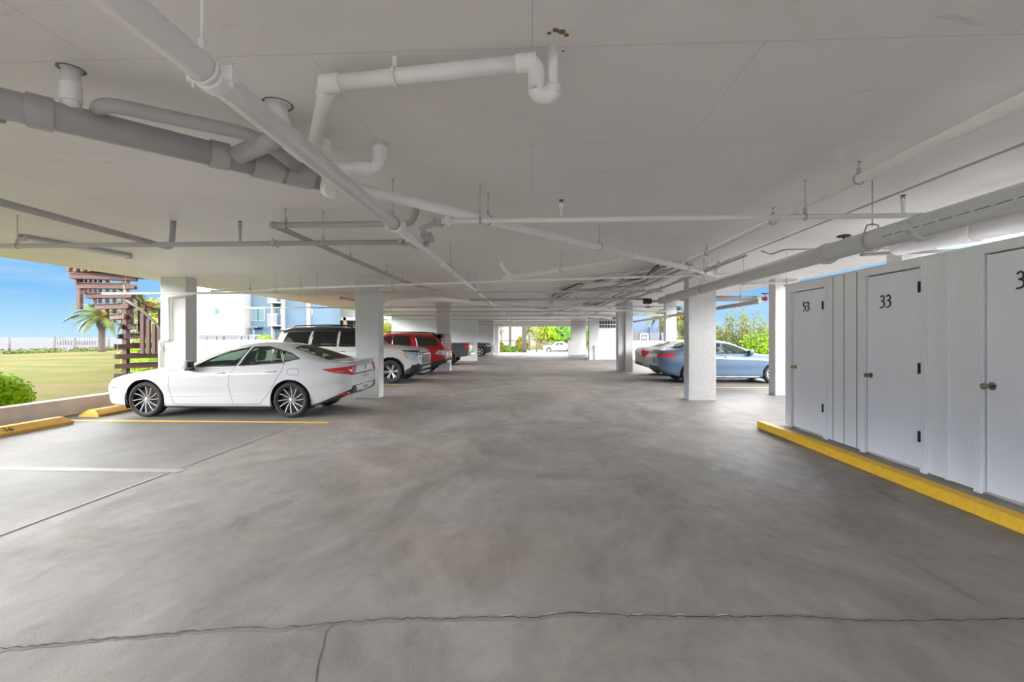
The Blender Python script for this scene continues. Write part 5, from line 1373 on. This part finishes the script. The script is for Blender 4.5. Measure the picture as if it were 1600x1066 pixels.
q = at(797, 70, STREET_Z); palm(q, 6, .22, 2.2, 18, 'slim palm trunk left of the exit centre', False, 13)
q = at(776, 58, -.5); palm(q, 3.3, .12, 1.6, 16, 'drooping palm at the left side of the exit', False, 14)
for k, (px, Y, z, R, m, lab) in enumerate((
        (796, 58, -.2, (1.0, .9, .75), M_LEAFD, 'rounded palmetto clump just outside the exit'),
        (780, 54, .1, (.8, .8, 1.0), M_LEAFY, 'yellow-green shrub at the left side of the exit'),
        (815, 62, .5, (.9, .7, 1.3), M_LEAFY, 'yellow shrub around the foot of the tall palm'),)):
    bush('shrub', [(at(px, Y, z), R)], .22, 700, m, lab, seed=40 + k)
for k, (px, Y, z, R, m, lab) in enumerate((
        (855, 115, 3.0, (5.5, 4, 3.4), M_LEAFY, 'light green tree left of the trees beyond the exit'),
        (885, 110, 3.2, (6, 4, 4.2), M_LEAFB, 'broad bright green tree at the right of the exit view'),
        (903, 100, 2.2, (4.5, 3.5, 3.0), M_LEAFD, 'darker tree mostly hidden by the far grey wall'),)):
    c = at(px, Y, z); bush('tree', [(c, R), ((c[0] - R[0] * .5, Y + 1, z + R[2] * .4), (R[0] * .6, R[1] * .6, R[2] * .6)), ((c[0] + R[0] * .5, Y - 1, z - .4), (R[0] * .6, R[1] * .6, R[2] * .6))], .38, 900, m, lab, 'tree', seed=60 + k)
# feathery shrubs beyond the right opening
rnd = random.Random(8)
for k, (px, Y, h, w, m, lab) in enumerate((
        (1128, 30, 3.3, 1.0, M_LEAFP, 'feathery shrub just right of the front right column'),
        (1150, 28, 3.9, .9, M_LEAFP, 'tallest feathery shrub under the grey pipe'),
        (1172, 29, 4.0, 1.0, M_LEAFP, 'feathery shrub left of the outer right column'),
        (1195, 27, 2.5, 1.2, M_LEAFB, 'bright green shrub over the roof of the blue sedan'),
        (1110, 36, 3.1, 1.2, M_LEAFY, 'yellow-green shrub behind the front right column'),
        (1068, 30, 2.2, 1.1, M_LEAFY, 'yellowish shrub left of the front right column'),
        (1212, 31, 2.9, 1.3, M_LEAFP, 'sage green shrub at the outer right column'),)):
    c = at(px, Y, 0); t = Thing('tall_shrub', c, lab, 'shrub', 'shrubs beyond the right opening', 'thing')
    b = bmesh.new()
    for s in range(16):
        a = rnd.random() * 6.28; r = rnd.random() ** .5 * w; hh = h * rnd.uniform(.55, 1) * (1 - .3 * r / w)
        p0 = Vector((c[0] + math.cos(a) * r * .5, c[1] + math.sin(a) * r * .5, 0)); p1 = Vector((c[0] + math.cos(a) * r * 1.1, c[1] + math.sin(a) * r, hh))
        for i in range(90):
            u = rnd.random() ** .8; p = p0.lerp(p1, u); wd = .32 * (1 - u) + .05
            leaf_cloud(b, p + Vector((rnd.gauss(0, wd), rnd.gauss(0, wd), rnd.gauss(0, .08))), (.05, .05, .08), 2, .075, rnd)
    t.part('foliage', b, m)
    b = bmesh.new()
    for s in range(5): tube(b, [(c[0] + (s - 2) * .08, c[1], 0), (c[0] + (s - 2) * .25, c[1], h * .7)], [.03, .008], 5)
    t.part('stems', b, M_TRUNK)

# pilings and pier
for k, (px, y0, y1, lean, lab) in enumerate(((15, 525, 533, 0, 'distant upright piling near the left edge of the water'), (83, 525, 547, .5, 'leaning dark piling in the water left of the palm'), (116, 527, 543.5, .12, 'straighter dark piling left of the palm trunk'),
        (169, 530, 540, .2, 'thin piling right of the palm trunk'))):
    Y = (50, 46, 49, 52)[k]; top = PY(px + lean * 6, y0, Y); bot = PY(px, y1, Y); bot.z -= 1.2
    b = bmesh.new(); tube(b, [bot, top], .11, 8); tag(obj('mooring_piling', b, M_PILE, org=bot), lab, 'piling', 'pilings in the water')
t = Thing('pier', PY(120, 536, 150), 'long low pier on many thin posts out on the water', 'pier')
a = PY(104, 533.5, 150); c = PY(152, 533.5, 150)
b = bmesh.new(); bm_box(b, a.x, c.x, 149, 151, a.z - .25, a.z + .1); t.part('pier_deck', b, M_PILE)
a = PY(94, 533, 150)
for i in range(15):
    x = a.x + (c.x - a.x) * i / 14; b = bmesh.new(); tube(b, [(x, 149.2, -1), (x, 149.2, 1.7 - .2 * (i % 3))], .14, 6); t.part('pier_post', b, M_PILE)

# ---- spiral stair
cq = at(197, 13.0, 0); SXc, SYc = cq[0], cq[1]
t = Thing('spiral_staircase', (SXc, SYc, 0), 'brown timber spiral staircase on the lawn edge at left', 'staircase')
b = bmesh.new(); bm_box(b, SXc - .065, SXc + .065, SYc - .065, SYc + .065, 0, 4.6, .01); t.part('centre_post', b, M_WOOD)
# treads measured up the post; angle 0 = towards +X, turning away from the garage
tz = [PY(197, y, SYc).z for y in (571.5, 556.5, 541, 525.5, 510, 494.5, 478.5, 462, 448)]
tz = [tz[0] - .28] + tz + [tz[-1] + .25]
ang = [28, 45, 52, 70, 108, 126, 146, 163, 176, 190, 205]
Rr = 1.26
def rim(k, r=Rr): a = math.radians(ang[k]); return Vector((SXc + r * math.cos(a), SYc + r * math.sin(a) * .8, 0))
for k, z in enumerate(tz):
    a = math.radians(ang[k]); d = Vector((math.cos(a), math.sin(a), 0)); n = Vector((-d.y, d.x, 0))
    M = axes((SXc, SYc, z), d, n, (0, 0, 1)); b = bmesh.new()
    for s in (-1, 1): bm_box(b, -.26, Rr, s * .085 - .025, s * .085 + .025, -.075, .06, .004, M)
    bm_box(b, .08, Rr, -.15, .15, .06, .095, .006, M)
    for x in (-.12, .14): tube(b, [M @ Vector((x, -.13, 0)), M @ Vector((x, .13, 0))], .012, 6)
    t.part('tread', b, M_WOOD)
    if k < len(tz) - 0:
        for f in (0, .5):
            if k == len(tz) - 1 and f: continue
            k2 = min(k + 1, len(ang) - 1); aa = math.radians(ang[k] + (ang[k2] - ang[k]) * f); zz = z + (tz[k2] - z) * f
            p = Vector((SXc + (Rr - .05) * math.cos(aa), SYc + (Rr - .05) * math.sin(aa), 0))
            if f == 0 or 3 <= k:
                b = bmesh.new(); bm_box(b, -.035, .035, -.035, .035, zz - .08, zz + 1.02, .004, Matrix.Translation(p)); t.part('baluster', b, M_WOOD)
for px, y0, y1 in ((223, 490, 553), (232, 498, 553), (241, 506, 553), (249, 512, 553)):
    p = PY(px, y0, 12.2); q = PY(px, y1, 12.2); b = bmesh.new(); bm_box(b, -.05, .05, -.03, .03, q.z, p.z, .004, Matrix.Translation((p.x, p.y, 0))); t.part('baluster', b, M_WOOD)
b = bmesh.new(); tube(b, [PY(198, 470, 12.2), PY(211, 478, 12.2), PY(225, 488, 12.2), PY(240, 502, 12.2), PY(251, 513, 12.2), PY(253, 540, 12.2)], .035, 8); t.part('handrail', b, M_PILE)
b = bmesh.new(); bm_box(b, SXc - 1.24, SXc - 1.13, SYc - .3, SYc - .19, tz[-4] - .1, 4.6, .01); t.part('outer_post', b, M_WOOD)
b = bmesh.new(); P = [Vector((SXc + Rr * math.cos(math.radians(a)), SYc + Rr * math.sin(math.radians(a)), z + .98)) for a, z in zip(ang[3:], tz[3:])]; tube(b, P, .03, 8); t.part('handrail', b, M_WOOD)
b = bmesh.new(); a = PY(128, 421, 12.4); c = PY(236, 438, 13.9)
bm_box(b, SXc - 1.2, SXc + .9, SYc - .6, SYc + 1.2, 3.52, 3.66, .01)
for i in range(10): bm_box(b, SXc - 1.2 + i * .21, SXc - 1.12 + i * .21, SYc - .62, SYc + 1.2, 3.42, 3.52)
t.part('landing', b, M_WOOD)

# ---- buildings
def siding(name, col, freq=5.0):
    m = bpy.data.materials.new(name); m.use_nodes = True; nt = m.node_tree; b = nt.nodes['Principled BSDF']; L = nt.links.new
    tc = nn(nt, 'ShaderNodeTexCoord'); s = nn(nt, 'ShaderNodeSeparateXYZ'); L(tc.outputs['Object'], s.inputs[0])
    mu = nn(nt, 'ShaderNodeMath', operation='MULTIPLY'); mu.inputs[1].default_value = freq; L(s.outputs['Z'], mu.inputs[0])
    fr = nn(nt, 'ShaderNodeMath', operation='FRACT'); L(mu.outputs[0], fr.inputs[0])
    r = nn(nt, 'ShaderNodeValToRGB'); r.color_ramp.elements[0].position = .0; r.color_ramp.elements[0].color = (*[c * .72 for c in col], 1); r.color_ramp.elements[1].position = .18; r.color_ramp.elements[1].color = (*col, 1)
    L(fr.outputs[0], r.inputs['Fac']); L(r.outputs[0], b.inputs['Base Color']); b.inputs['Roughness'].default_value = .7
    return m
M_BSID = siding('blue_siding', (.07, .115, .165)); M_WSID = siding('white_siding', (.4, .4, .4), 4)
M_BLDW = mat('white_building', (.30, .30, .30), .8, noise=.02, nscale=1); M_CREAM = mat('cream_building', (.19, .18, .165), .8)
M_WIN = mat('building_window', (.10, .16, .18), .15, coat=.5)
def win(T_, x0, x1, z0, z1, y, fm=None):
    b = bmesh.new(); bm_box(b, x0 - .06, x1 + .06, y - .06, y + .02, z0 - .06, z1 + .06); w = T_.part('window', b, fm or M_BLDW)
    b = bmesh.new(); bm_box(b, x0, x1, y - .075, y - .055, z0, z1); T_.part('window_pane', b, M_WIN, parent=w)
BY = 40
def X(px, y=BY): return PY(px, 500, y).x
def Zy(py, px=400, y=BY): return PY(px, py, y).z
t = Thing('white_apartment_block', (X(340), BY, 0), 'plain white block with one small square window behind the white sedan', 'building')
b = bmesh.new(); bm_box(b, X(290), X(381), BY, BY + 12, 0, 11); t.part('wall', b, M_BLDW)
win(t, X(336.5), X(343.5), Zy(491), Zy(482.5), BY)
t = Thing('blue_apartment_block', (X(430), BY + .8, 0), 'pale blue sided block with white balconies behind the white sedan', 'building')
b = bmesh.new(); bm_box(b, X(381), X(506), BY + 1, BY + 3.5, 0, 11); t.part('wall', b, M_BSID)
b = bmesh.new(); bm_box(b, X(418.5), X(421), BY + .5, BY + 1, 0, 11); bm_box(b, X(434), X(436.5), BY + .5, BY + 1, 0, 11); bm_box(b, X(472), X(477), BY + .8, BY + 1, 0, 11); t.part('white_trim', b, M_BLDW)
for zc in (Zy(508), Zy(472)):
    b = bmesh.new(); bm_box(b, X(420), X(436), BY - .2, BY + 1, zc - .12, zc)
    for i in range(9): bm_box(b, X(420) + i * .1, X(420) + i * .1 + .03, BY - .2, BY - .16, zc, zc + .95)
    bm_box(b, X(420), X(436), BY - .22, BY - .14, zc + .95, zc + 1.02); t.part('balcony', b, M_BLDW)
win(t, X(383), X(393), Zy(500), Zy(482), BY + 1); win(t, X(394), X(403), Zy(500), Zy(482), BY + 1); win(t, X(430), X(434), Zy(489), Zy(483), BY + 1); win(t, X(476.5), X(479), Zy(491), Zy(483), BY + 1)
b = bmesh.new(); bm_box(b, X(388), X(401), BY + .2, BY + 1, Zy(512), Zy(510)); bm_box(b, X(391), X(393), BY + .3, BY + .6, 0, Zy(511)); t.part('awning', b, M_BSID)
t = Thing('cream_house', (X(530), BY + 3, 0), 'cream house with porch posts left of the first left column', 'building')
b = bmesh.new(); bm_box(b, X(508, 46), X(600, 46), 46, 53, 0, 8); t.part('wall', b, M_CREAM)
for px in (524, 538.5): 
    b = bmesh.new(); bm_box(b, X(px, 44) - .14, X(px, 44) + .14, 44, 44.3, 0, 3.6); t.part('porch_post', b, mat('tan_post', (.2, .17, .145), .8))
b = bmesh.new(); bm_box(b, X(508, 44), X(560, 44), 44, 46, 3.2, 3.5); t.part('porch_beam', b, M_BLDW)
win(t, X(509, 46), X(514, 46), 2.2, 4.2, 46); win(t, X(548, 46), X(552, 46), 2.4, 3.8, 46)
t = Thing('blue_white_house', (X(606, 60), 60, 0), 'small blue and white house between column and cross wall', 'building')
b = bmesh.new(); bm_box(b, X(596, 60), X(618, 60), 60, 66, 0, 4.6); t.part('wall', b, siding('blue_siding_pale', (.11, .14, .2)))
b = bmesh.new(); bm_box(b, X(595, 60), X(619, 60), 59.5, 66, 4.6, 4.9); t.part('roof', b, M_BLDW)
win(t, X(603, 60), X(606, 60), 3.2, 4.2, 60)
# garden wall and condensers
b = bmesh.new(); bm_box(b, X(296, 24), X(436, 24), 24, 24.2, 0, 1.40); tag(obj('wall_garden', b, M_BLDW), 'low white wall behind the white sedan', 'wall', kind='structure')
cx = [(316, 328), (329.5, 342.5), (344.5, 352.5), (356, 371), (372, 381), (383, 391), (394, 403), (405, 414)]
for k, (a, c) in enumerate(cx):
    t = Thing('air_conditioner_unit', (X((a + c) / 2, 28), 28, 0), 'grey condenser above the low white wall, ' + ['leftmost', 'second from left', 'third from left', 'fourth from left', 'fifth from left', 'sixth from left', 'second from right', 'rightmost'][k] + ' in its row', 'air conditioner', 'condensers behind the low wall')
    zt = PY(a, 524 if k % 3 else 523, 28).z
    b = bmesh.new(); bm_box(b, X(a, 28), X(c, 28), 27.7, 28.3, -.03, zt, .02); t.part('casing', b, mat('condenser_grey', (.20, .20, .23), .6))
    b = bmesh.new()
    for i in range(5): bm_box(b, X(a, 28) + .03, X(c, 28) - .03, 27.69, 27.71, 1.45 + i * .05, 1.465 + i * .05)
    t.part('louvre', b, M_DARK)
    if k % 2 == 0:
        b = bmesh.new(); tube(b, [(X(a + 3, 28), 28, zt), (X(a + 3, 28), 28, zt + .22), (X(a + 4.5, 28), 28, zt + .22)], .015, 5); t.part('pipe', b, M_ROD)
# right side
RY = 48
t = Thing('blue_house', (X(1000, RY), RY, 0), 'pale blue sided house beyond the low wall at right', 'building')
b = bmesh.new(); bm_box(b, X(972, RY), X(1036, RY), RY, RY + 9, -.5, 6.5); t.part('wall', b, siding('blue_siding_right', (.08, .12, .19), 5.5))
b = bmesh.new(); bm_box(b, X(970, RY), X(1038, RY), RY - .5, RY + 9.5, 6.5, 6.9); t.part('roof', b, M_BLDW)
b = bmesh.new(); bm_box(b, X(1014, RY), X(1017, RY), RY - .4, RY, 1.2, 2.6); t.part('meter_box', b, M_BSID)
for k, (a, c, y0, lab) in enumerate(((985, 997, 515, 'dark grey tall cabinet next to the two-step column'), (997, 1012.5, 520, 'cabinet with a pale frame between two dark ones'), (1013, 1029, 520, 'wide dark grey cabinet right of the pale framed one'), (1031, 1036, 520, 'narrow dark cabinet at the outer column'))):
    t = Thing('utility_cabinet', (X((a + c) / 2, 33.5), 33.5, 0), lab, 'cabinet', 'cabinets behind the low wall')
    zt = PY(a, y0, 33.5).z
    b = bmesh.new(); bm_box(b, X(a, 33.5), X(c, 33.5), 33.2, 34.2, 0, zt, .02); t.part('casing', b, mat('cabinet_dark', (.13, .14, .16), .6))
    if k == 1:
        b = bmesh.new(); x0, x1 = X(a + 1, 33.5), X(c - 1, 33.5)
        bm_box(b, x0, x0 + .08, 33.14, 33.2, 0, zt - .05); bm_box(b, x1 - .08, x1, 33.14, 33.2, 0, zt - .05); bm_box(b, x0, x1, 33.14, 33.2, zt - .13, zt - .05); t.part('pale_frame', b, M_WALL)
        b = bmesh.new(); bm_box(b, (x0 + x1) / 2 - .15, (x0 + x1) / 2 + .15, 33.16, 33.2, zt - .42, zt - .3); t.part('label_plate', b, M_WALL)
# across the street
for k, (a, c, z0, z1, m, lab) in enumerate(((846, 902, -1.1, 1.6, M_CREAM, 'low cream building behind the trees beyond the exit'), (837, 847, -1.1, 1.0, mat('tan_building', (.25, .17, .12), .8), 'small tan building in the middle of the exit view'), (770, 812, -1.1, .6, M_BLDW, 'low white building at the left of the exit view'))):
    t = Thing('distant_building', (X((a + c) / 2, 125 + k), 125 + k, z0), lab, 'building', 'buildings across the street')
    b = bmesh.new(); bm_box(b, X(a, 125), X(c, 125), 125 + k, 131, z0, z1); t.part('wall', b, m)
    b = bmesh.new(); bm_box(b, X(a, 125) - .3, X(c, 125) + .3, 124.7 + k, 131, z1, z1 + .3); t.part('roof', b, M_CREAM)
    if k == 0:
        for px in (859, 875): win(t, X(px, 125), X(px + 5, 125), .1, .9, 125)
for px, Y, lab in ((838.5, 78, 'slim street pole right of the small palm'), (783.5, 76, 'slim street pole at the left of the exit')):
    q = at(px, Y, STREET_Z); b = bmesh.new(); tube(b, [q, (q[0], q[1], 6)], .1, 6); tag(obj('street_pole', b, M_PILE, org=q), lab, 'pole')
q = at(884, 86, 0)
# ---- light
w = bpy.data.worlds.new('sky'); SC.world = w; w.use_nodes = True; nt = w.node_tree; L = nt.links.new
bg = nt.nodes['Background']; tc = nn(nt, 'ShaderNodeTexCoord'); s = nn(nt, 'ShaderNodeSeparateXYZ'); L(tc.outputs['Generated'], s.inputs[0])
r = nn(nt, 'ShaderNodeValToRGB'); e = r.color_ramp.elements
e[0].position = 0; e[0].color = (.52, .76, .93, 1); e[1].position = 1; e[1].color = (.86, .92, 1, 1)
for p, c in ((.03, (.40, .69, .92, 1)), (.08, (.22, .53, .88, 1)), (.135, (.17, .47, .86, 1)), (.2, (1, .98, .95, 1)), (.5, (1, .98, .95, 1))):
    x = e.new(p); x.color = c
L(s.outputs['Z'], r.inputs['Fac'])
# streaky thin cloud low in the sky, a bright unseen band added above to light the garage
mp = nn(nt, 'ShaderNodeMapping'); mp.inputs['Scale'].default_value = (2.2, 2.2, 16); mp.inputs['Rotation'].default_value = (.08, .05, 0); L(tc.outputs['Generated'], mp.inputs[0])
n = nn(nt, 'ShaderNodeTexNoise'); n.inputs['Scale'].default_value = 1.6; n.inputs['Detail'].default_value = 7; L(mp.outputs[0], n.inputs['Vector'])
cr = nn(nt, 'ShaderNodeValToRGB'); cr.color_ramp.elements[0].position = .48; cr.color_ramp.elements[0].color = (0, 0, 0, 1); cr.color_ramp.elements[1].position = .8; cr.color_ramp.elements[1].color = (.5, .5, .5, 1); L(n.outputs['Fac'], cr.inputs['Fac'])
mx = nn(nt, 'ShaderNodeMix', data_type='RGBA'); L(cr.outputs[0], mx.inputs[0]); L(r.outputs[0], mx.inputs[6]); mx.inputs[7].default_value = (.82, .88, .95, 1)
gy = nn(nt, 'ShaderNodeMapRange'); gy.inputs['From Min'].default_value = .955; gy.inputs['From Max'].default_value = .985; L(s.outputs['Y'], gy.inputs['Value'])
m2 = nn(nt, 'ShaderNodeMix', data_type='RGBA'); L(gy.outputs[0], m2.inputs[0]); L(mx.outputs[2], m2.inputs[6]); m2.inputs[7].default_value = (1, 1, 1, 1); L(m2.outputs[2], bg.inputs['Color'])
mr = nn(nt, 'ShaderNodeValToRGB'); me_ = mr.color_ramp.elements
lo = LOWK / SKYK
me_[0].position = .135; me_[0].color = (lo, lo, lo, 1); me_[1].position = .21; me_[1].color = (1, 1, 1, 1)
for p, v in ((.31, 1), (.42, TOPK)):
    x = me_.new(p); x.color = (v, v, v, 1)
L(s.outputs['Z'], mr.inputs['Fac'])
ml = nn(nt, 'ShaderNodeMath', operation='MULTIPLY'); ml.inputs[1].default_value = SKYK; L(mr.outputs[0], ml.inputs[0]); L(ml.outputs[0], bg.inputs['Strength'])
sun = bpy.data.lights.new('sun', 'SUN'); sun.energy = SUNK; sun.angle = math.radians(3); sun.color = (1, .95, .88)
so = bpy.data.objects.new('sun', sun); COL.objects.link(so); so.rotation_euler = Vector((.34, -.12, .93)).to_track_quat('Z', 'Y').to_euler()
# ---- camera and view
cam = bpy.data.cameras.new('camera'); co = bpy.data.objects.new('camera', cam); COL.objects.link(co); SC.camera = co
co.location = (0, 0, CAMZ); co.rotation_euler = (PI / 2, 0, TH); cam.sensor_width = 36; cam.lens = 16.0; cam.shift_y = -6 / 1600; cam.clip_end = 8000; cam.clip_start = .05
SC.view_settings.view_transform = 'Standard'; SC.view_settings.look = 'None'; SC.view_settings.gamma = 1; SC.view_settings.exposure = EXPO; SC.view_settings.use_curve_mapping = False
SC.cycles.max_bounces = 12; SC.cycles.diffuse_bounces = 8; SC.cycles.transparent_max_bounces = 16; SC.cycles.use_denoising = True
SC.cycles.sample_clamp_indirect = 8
